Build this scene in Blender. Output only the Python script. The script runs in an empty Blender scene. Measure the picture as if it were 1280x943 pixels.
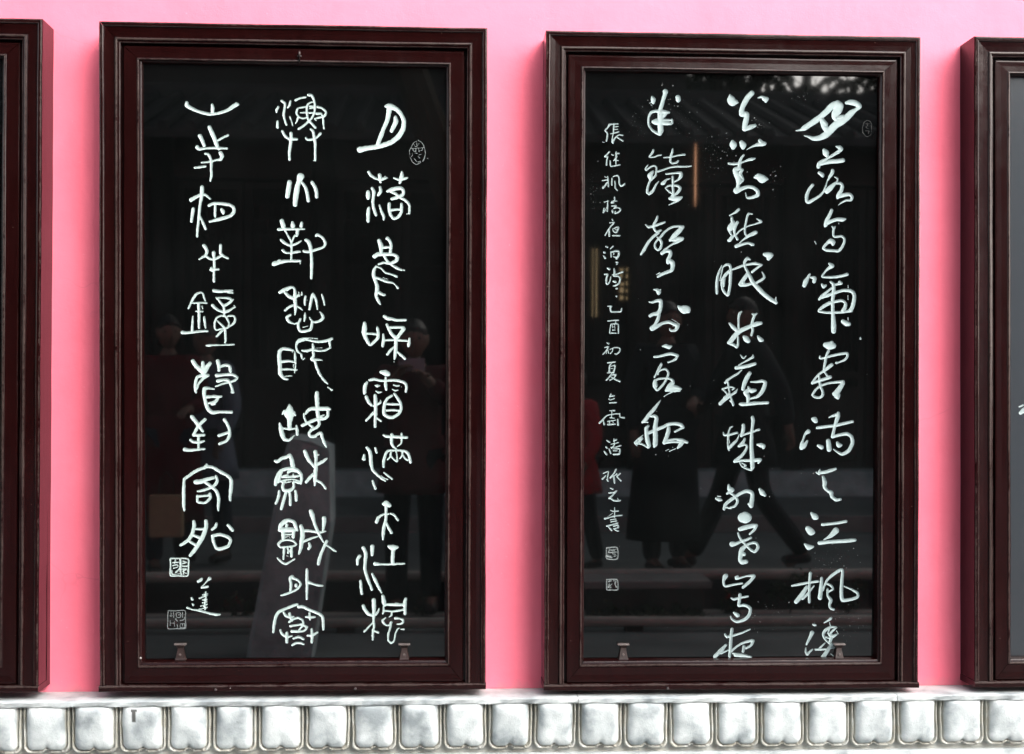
import bpy, bmesh, math, random
import numpy as np
from mathutils import Vector, Matrix

S = bpy.context.scene
COL = S.collection
R = math.radians

# ------------------------------------------------------------------ camera, world, sun, exposure
cam_d = bpy.data.cameras.new("camera")
cam = bpy.data.objects.new("camera", cam_d)
COL.objects.link(cam)
S.camera = cam
cam.location = (0.0, -3.828, 1.30)
YAW = math.atan((640 - 558) / 1650.0)
cam.rotation_mode = 'XYZ'
_m = Matrix.Rotation(-YAW, 4, 'Z') @ Matrix.Rotation(R(90), 4, 'X') @ Matrix.Rotation(R(0.2), 4, 'Z')
cam.rotation_euler = _m.to_euler('XYZ')
cam_d.sensor_width = 36.0
cam_d.lens = 1650 / 1280 * 36.0
cam_d.shift_x = 0.0
cam_d.shift_y = (500 - 471.5) / 1280.0
cam_d.clip_start = 0.02
cam_d.clip_end = 3000

SUN_DIR = Vector((0.72, -1.0, 0.70)).normalized()        # from the wall towards the sun
SUN_EL = math.asin(SUN_DIR.z)
w = bpy.data.worlds.new("World")
S.world = w
w.use_nodes = True
nt = w.node_tree
bg = nt.nodes["Background"]
sky = nt.nodes.new("ShaderNodeTexSky")
sky.sky_type = 'NISHITA'
sky.sun_disc = False
sky.sun_elevation = SUN_EL
sky.sun_rotation = math.atan2(SUN_DIR.x, SUN_DIR.y)
sky.dust_density = 3.0
sky.air_density = 1.2
hs = nt.nodes.new("ShaderNodeHueSaturation")          # overcast: the same sky, paler
hs.inputs["Saturation"].default_value = 0.35
nt.links.new(sky.outputs[0], hs.inputs["Color"])
nt.links.new(hs.outputs[0], bg.inputs[0])
bg.inputs[1].default_value = 0.15

sun_d = bpy.data.lights.new("sun", 'SUN')
sun_d.energy = 1.5
sun_d.angle = R(75)
sun_d.color = (1.0, 0.965, 0.93)
sun = bpy.data.objects.new("sun", sun_d)
COL.objects.link(sun)
sun.rotation_euler = SUN_DIR.to_track_quat('Z', 'Y').to_euler()

S.view_settings.view_transform = 'Standard'
S.view_settings.look = 'None'
S.view_settings.exposure = 2.28
S.view_settings.gamma = 1.0
S.cycles.max_bounces = 8

# ------------------------------------------------------------------ helpers
rnd = random.Random(7)


def tag(o, label=None, cat=None, group=None, kind=None):
    if label: o["label"] = label
    if cat: o["category"] = cat
    if group: o["group"] = group
    if kind: o["kind"] = kind
    return o


def empty(name, loc=(0, 0, 0), rz=0.0):
    o = bpy.data.objects.new(name, None)
    o.empty_display_size = 0.1
    COL.objects.link(o)
    o.location = loc
    o.rotation_euler = (0, 0, rz)
    return o


def obj(name, verts, faces, mat, parent=None, smooth=False):
    me = bpy.data.meshes.new(name)
    me.from_pydata([tuple(v) for v in verts], [], faces)
    if mat: me.materials.append(mat)
    if smooth: me.polygons.foreach_set("use_smooth", [True] * len(me.polygons))
    me.update()
    o = bpy.data.objects.new(name, me)
    COL.objects.link(o)
    if parent: o.parent = parent
    return o


def link_mesh(name, me, parent=None):
    o = bpy.data.objects.new(name, me)
    COL.objects.link(o)
    if parent: o.parent = parent
    return o


class MB:
    def __init__(s): s.v, s.f = [], []

    def add(s, verts, faces):
        n = len(s.v)
        s.v += [tuple(v) for v in verts]
        s.f += [tuple(i + n for i in f) for f in faces]

    def box(s, a, b, bev=0.0):
        x0, y0, z0 = a; x1, y1, z1 = b
        if bev <= 0:
            s.add([(x0, y0, z0), (x1, y0, z0), (x1, y1, z0), (x0, y1, z0), (x0, y0, z1), (x1, y0, z1), (x1, y1, z1), (x0, y1, z1)],
                  [(3, 2, 1, 0), (4, 5, 6, 7), (0, 1, 5, 4), (1, 2, 6, 5), (2, 3, 7, 6), (3, 0, 4, 7)])
            return
        bm = bmesh.new()
        bmesh.ops.create_cube(bm, size=1.0)
        for v in bm.verts:
            v.co = Vector(((x0 + x1) / 2 + v.co.x * (x1 - x0), (y0 + y1) / 2 + v.co.y * (y1 - y0), (z0 + z1) / 2 + v.co.z * (z1 - z0)))
        bmesh.ops.bevel(bm, geom=bm.edges[:], offset=bev, segments=2, affect='EDGES', profile=0.6)
        bm.verts.index_update()
        s.add([v.co[:] for v in bm.verts], [tuple(v.index for v in f.verts) for f in bm.faces])
        bm.free()

    def tube(s, pts, radii, n=8, cap=True):
        base = len(s.v)
        pts = [Vector(p) for p in pts]
        if not hasattr(radii, '__len__'): radii = [radii] * len(pts)
        for i, p in enumerate(pts):
            t = (pts[min(i + 1, len(pts) - 1)] - pts[max(i - 1, 0)]).normalized()
            a = t.cross(Vector((0, 0, 1)))
            if a.length < 0.05: a = t.cross(Vector((0, 1, 0)))
            a.normalize(); b = t.cross(a)
            for k in range(n):
                th = 2 * math.pi * k / n
                s.v.append(tuple(p + (a * math.cos(th) + b * math.sin(th)) * radii[i]))
        for i in range(len(pts) - 1):
            for k in range(n):
                s.f.append((base + i * n + k, base + i * n + (k + 1) % n, base + (i + 1) * n + (k + 1) % n, base + (i + 1) * n + k))
        if cap:
            s.f.append(tuple(base + k for k in range(n))[::-1])
            e = base + (len(pts) - 1) * n
            s.f.append(tuple(e + k for k in range(n)))

    def build(s, name, mat, parent=None, smooth=False):
        return obj(name, s.v, s.f, mat, parent, smooth)


# ------------------------------------------------------------------ materials
def new_mat(name, base, rough=0.6, spec=0.5):
    m = bpy.data.materials.new(name)
    m.use_nodes = True
    b = m.node_tree.nodes["Principled BSDF"]
    b.inputs["Base Color"].default_value = (*base, 1)
    b.inputs["Roughness"].default_value = rough
    b.inputs["Specular IOR Level"].default_value = spec
    return m, m.node_tree, b


def N(nt, typ, **kw):
    n = nt.nodes.new(typ)
    for k, v in kw.items():
        if k in n.inputs.keys(): n.inputs[k].default_value = v
        else: setattr(n, k, v)
    return n


def coords(nt, scale=(1, 1, 1)):
    tc = N(nt, "ShaderNodeTexCoord")
    mp = N(nt, "ShaderNodeMapping")
    mp.inputs["Scale"].default_value = scale
    nt.links.new(tc.outputs["Object"], mp.inputs[0])
    return mp.outputs[0]


def noise(nt, vec, scale, detail=4, rough=0.55, dist=0.0):
    n = N(nt, "ShaderNodeTexNoise")
    n.inputs["Scale"].default_value = scale
    n.inputs["Detail"].default_value = detail
    n.inputs["Roughness"].default_value = rough
    n.inputs["Distortion"].default_value = dist
    nt.links.new(vec, n.inputs["Vector"])
    return n.outputs["Fac"]


def ramp(nt, fac, stops):
    r = N(nt, "ShaderNodeValToRGB")
    els = r.color_ramp.elements
    while len(els) < len(stops): els.new(0.5)
    for e, (p, c) in zip(els, stops):
        e.position = p
        e.color = (*c, 1) if hasattr(c, '__len__') else (c, c, c, 1)
    nt.links.new(fac, r.inputs[0])
    return r.outputs[0]


def mix(nt, fac, a, b, typ='MIX'):
    m = N(nt, "ShaderNodeMix", data_type='RGBA', blend_type=typ)
    for i, x in ((6, a), (7, b)):
        if hasattr(x, 'is_output'): nt.links.new(x, m.inputs[i])
        else: m.inputs[i].default_value = (*x, 1)
    if hasattr(fac, 'is_output'): nt.links.new(fac, m.inputs[0])
    else: m.inputs[0].default_value = fac
    return m.outputs[2]


def mth(nt, op, a, b=None, clamp=False):
    m = N(nt, "ShaderNodeMath", operation=op, use_clamp=clamp)
    for i, x in ((0, a), (1, b)):
        if x is None: continue
        if hasattr(x, 'is_output'): nt.links.new(x, m.inputs[i])
        else: m.inputs[i].default_value = x
    return m.outputs[0]


def bump(nt, bs, h, strength=0.3, dist=0.002):
    b = N(nt, "ShaderNodeBump")
    b.inputs["Strength"].default_value = strength
    b.inputs["Distance"].default_value = dist
    nt.links.new(h, b.inputs["Height"])
    nt.links.new(b.outputs[0], bs.inputs["Normal"])


def attr(nt, name):
    a = N(nt, "ShaderNodeAttribute")
    a.attribute_name = name
    return a.outputs["Fac"]


def mat_wall():
    m, nt, b = new_mat("pink_plaster", (0.8, 0.22, 0.33), 0.78, 0.3)
    v = coords(nt)
    n1 = noise(nt, v, 2.2, 6, 0.6)
    c = ramp(nt, n1, [(0.3, (0.80, 0.148, 0.218)), (0.7, (0.83, 0.180, 0.256))])
    n2 = noise(nt, coords(nt, (1, 1, 0.35)), 9, 5, 0.65)
    c = mix(nt, ramp(nt, n2, [(0.50, 0.0), (0.75, 0.5)]), c, (0.72, 0.135, 0.195))
    n3 = noise(nt, v, 70, 3, 0.7)
    c = mix(nt, ramp(nt, n3, [(0.66, 0.0), (0.74, 0.4)]), c, (0.86, 0.30, 0.37))
    # splash dirt on the lowest few centimetres above the ledge
    sx = N(nt, "ShaderNodeSeparateXYZ"); nt.links.new(v, sx.inputs[0])
    lo = mth(nt, 'SUBTRACT', 1.0, mth(nt, 'MULTIPLY', mth(nt, 'SUBTRACT', sx.outputs[2], 0.462), 16.0, True), True)
    d1 = ramp(nt, mth(nt, 'MULTIPLY', noise(nt, coords(nt, (1, 1, .5)), 26, 5, 0.7), lo), [(0.30, 0.0), (0.62, 0.5)])
    c = mix(nt, d1, c, (0.42, 0.22, 0.23))
    # a few hairline cracks
    vo = N(nt, "ShaderNodeTexVoronoi", feature='DISTANCE_TO_EDGE'); vo.inputs["Scale"].default_value = 1.7
    wv_ = N(nt, "ShaderNodeVectorMath", operation='ADD'); nt.links.new(v, wv_.inputs[0])
    nn = N(nt, "ShaderNodeTexNoise"); nn.inputs["Scale"].default_value = 7; nt.links.new(v, nn.inputs["Vector"])
    sc_ = N(nt, "ShaderNodeVectorMath", operation='SCALE'); nt.links.new(nn.outputs["Color"], sc_.inputs[0]); sc_.inputs[3].default_value = 0.18
    nt.links.new(sc_.outputs[0], wv_.inputs[1]); nt.links.new(wv_.outputs[0], vo.inputs["Vector"])
    crk = mth(nt, 'MULTIPLY', ramp(nt, vo.outputs["Distance"], [(0.0, 0.22), (0.0022, 0.0)]), ramp(nt, noise(nt, v, 3.1, 2, .5), [(0.5, 0.0), (0.6, 1.0)]))
    c = mix(nt, crk, c, (0.45, 0.10, 0.14))
    nt.links.new(c, b.inputs["Base Color"])
    h = mth(nt, 'ADD', mth(nt, 'MULTIPLY', noise(nt, v, 14, 6, 0.6), 1.4), mth(nt, 'MULTIPLY', noise(nt, v, 220, 3, 0.6), 0.25))
    bump(nt, b, h, 0.35, 0.004)
    return m


def mat_lacquer():
    m, nt, b = new_mat("maroon_lacquer", (0.02, 0.006, 0.006), 0.2, 0.20)
    v = coords(nt)
    n1 = noise(nt, coords(nt, (14, 14, 2.2)), 3.0, 6, 0.65)
    c = ramp(nt, n1, [(0.3, (0.0058, 0.0009, 0.0009)), (0.7, (0.0100, 0.0018, 0.0018))])
    wv = attr(nt, "wear_glint")  # bead wear, with sky highlights along the edges painted in
    n2 = noise(nt, v, 75, 5, 0.8)
    n3 = noise(nt, v, 9, 4, 0.6)
    k = mth(nt, 'ADD', mth(nt, 'MULTIPLY', n2, 0.85), mth(nt, 'MULTIPLY', n3, 0.75))
    k = mth(nt, 'ADD', k, -0.14)
    k = mth(nt, 'ADD', k, mth(nt, 'MULTIPLY', wv, 0.62))
    k = ramp(nt, k, [(1.02, 0.0), (1.16, 0.7)]) if False else ramp(nt, mth(nt, 'MULTIPLY', k, 0.8), [(0.85, 0.0), (1.03, 0.42)])
    c = mix(nt, k, c, (0.066, 0.050, 0.045))
    dn = ramp(nt, noise(nt, v, 170, 2, 0.5), [(0.74, 0.0), (0.77, 0.6)])
    c = mix(nt, dn, c, (0.10, 0.065, 0.055))
    nt.links.new(c, b.inputs["Base Color"])
    rr = mth(nt, 'ADD', mth(nt, 'MULTIPLY', noise(nt, v, 24, 4, 0.6), 0.22), 0.06)
    nt.links.new(rr, b.inputs["Roughness"])
    bump(nt, b, mth(nt, 'ADD', n1, mth(nt, 'MULTIPLY', n2, 0.6)), 0.22, 0.0012)
    return m


def mat_slab(grey=False):
    m, nt, b = new_mat("black_stone_sky_grey" if grey else "polished_black_stone", (0.008, 0.008, 0.009), 0.05, 0.5)
    v = coords(nt)
    n1 = noise(nt, v, 3.0, 6, 0.6, 0.6)
    c = ramp(nt, n1, [(0.35, (0.0010, 0.0012, 0.0012)), (0.72, (0.0024, 0.0028, 0.0028))])
    dust = ramp(nt, noise(nt, v, 190, 3, 0.7), [(0.68, 0.0), (0.78, 0.5)])
    zone = ramp(nt, noise(nt, v, 4.0, 2, 0.5), [(0.5, 0.0), (0.68, 1.0)])
    c = mix(nt, mth(nt, 'MULTIPLY', dust, zone), c, (0.06, 0.065, 0.065))
    nt.links.new(c, b.inputs["Base Color"])
    if grey: c = mix(nt, 0.8, c, (0.026, 0.031, 0.036))  # reflected sky put into the black slab's base colour as grey
    nt.links.new(c, b.inputs["Base Color"])
    rr = mth(nt, 'ADD', mth(nt, 'MULTIPLY', noise(nt, v, 8, 4, 0.6), 0.02), 0.17 if grey else 0.016)
    nt.links.new(rr, b.inputs["Roughness"])
    bump(nt, b, noise(nt, v, 1.6, 2, 0.4), 0.05, 0.002)
    return m


def mat_char(name, col, rim_dark):
    m, nt, b = new_mat(name, col, 0.62, 0.35)
    v = coords(nt)
    n1 = noise(nt, v, 45, 4, 0.6)
    c = mix(nt, ramp(nt, n1, [(0.4, 0.0), (0.8, 1.0)]), col, tuple(a * 0.86 for a in col))
    n2 = noise(nt, v, 330, 3, 0.7)
    rimd = attr(nt, "rim")
    k = ramp(nt, mth(nt, 'ADD', n2, mth(nt, 'MULTIPLY', rimd, rim_dark)), [(0.70, 0.0), (0.84, 0.8)])  # noisy darker tone, denser towards the stroke rims
    c = mix(nt, k, c, (0.10, 0.11, 0.11))
    nt.links.new(c, b.inputs["Base Color"])
    bump(nt, b, n2, 0.35, 0.0007)
    return m


def mat_marble():
    m, nt, b = new_mat("white_marble", (0.6, 0.6, 0.6), 0.45, 0.4)
    v = coords(nt)
    n1 = noise(nt, v, 11, 5, 0.55, 0.15)
    c = ramp(nt, n1, [(0.34, (0.20, 0.226, 0.235)), (0.46, (0.345, 0.375, 0.38)), (0.64, (0.50, 0.53, 0.53))])
    n2 = noise(nt, v, 26, 6, 0.7, 0.4)
    c = mix(nt, ramp(nt, n2, [(0.58, 0.0), (0.74, 0.4)]), c, (0.27, 0.29, 0.31))
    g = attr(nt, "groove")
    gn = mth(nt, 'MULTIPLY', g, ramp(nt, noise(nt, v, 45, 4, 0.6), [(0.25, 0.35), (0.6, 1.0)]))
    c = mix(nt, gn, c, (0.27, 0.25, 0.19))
    sp = ramp(nt, noise(nt, v, 140, 3, 0.7), [(0.70, 0.0), (0.76, 0.6)])
    c = mix(nt, sp, c, (0.20, 0.17, 0.12))
    st = attr(nt, "stain")
    c = mix(nt, st, c, (0.03, 0.028, 0.025))
    nt.links.new(c, b.inputs["Base Color"])
    bump(nt, b, mth(nt, 'ADD', mth(nt, 'MULTIPLY', noise(nt, v, 38, 6, 0.7), 1.0), mth(nt, 'MULTIPLY', noise(nt, v, 240, 4, 0.7), 0.3)), 0.5, 0.0035)
    return m


def mat_simple(name, col, var=0.25, scale=8, rough=0.7, spec=0.4, bmp=0.2, bd=0.003, emis=None):
    m, nt, b = new_mat(name, col, rough, spec)
    v = coords(nt)
    n1 = noise(nt, v, scale, 5, 0.6)
    c = ramp(nt, n1, [(0.3, tuple(a * (1 - var) for a in col)), (0.7, tuple(min(1, a * (1 + var)) for a in col))])
    nt.links.new(c, b.inputs["Base Color"])
    if bmp: bump(nt, b, noise(nt, v, scale * 6, 4, 0.6), bmp, bd)
    if emis:
        b.inputs["Emission Color"].default_value = (*emis[0], 1)
        b.inputs["Emission Strength"].default_value = emis[1]
    return m


M_WALL = mat_wall()
M_LACQ = mat_lacquer()
M_SLAB = mat_slab()
M_SLAB_SKY = mat_slab(True)
M_CHAR_A = mat_char("carved_white_paint", (0.32, 0.395, 0.38), 0.27)
M_CHAR_B = mat_char("carved_pale_paint", (0.215, 0.27, 0.272), 0.18)
M_CHAR_D = mat_char("faded_paint", (0.10, 0.115, 0.115), 0.14)
M_CHAR_F = mat_char("ghost_paint", (0.007, 0.008, 0.008), 0.1)
M_MARBLE = mat_marble()
M_CLIP = mat_simple("worn_clip_paint", (0.016, 0.008, 0.007), 0.5, 60, 0.4, 0.5, 0.3, 0.001)
M_CLIPTOP = mat_simple("bare_clip_metal", (0.085, 0.070, 0.066), 0.3, 90, 0.35, 0.5, 0.3, 0.001)
M_NAIL = mat_simple("nail_head", (0.05, 0.04, 0.04), 0.3, 80, 0.4)
M_FLECK = mat_simple("paint_fleck", (0.09, 0.10, 0.10), 0.35, 300, 0.7, 0.3, 0)

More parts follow.
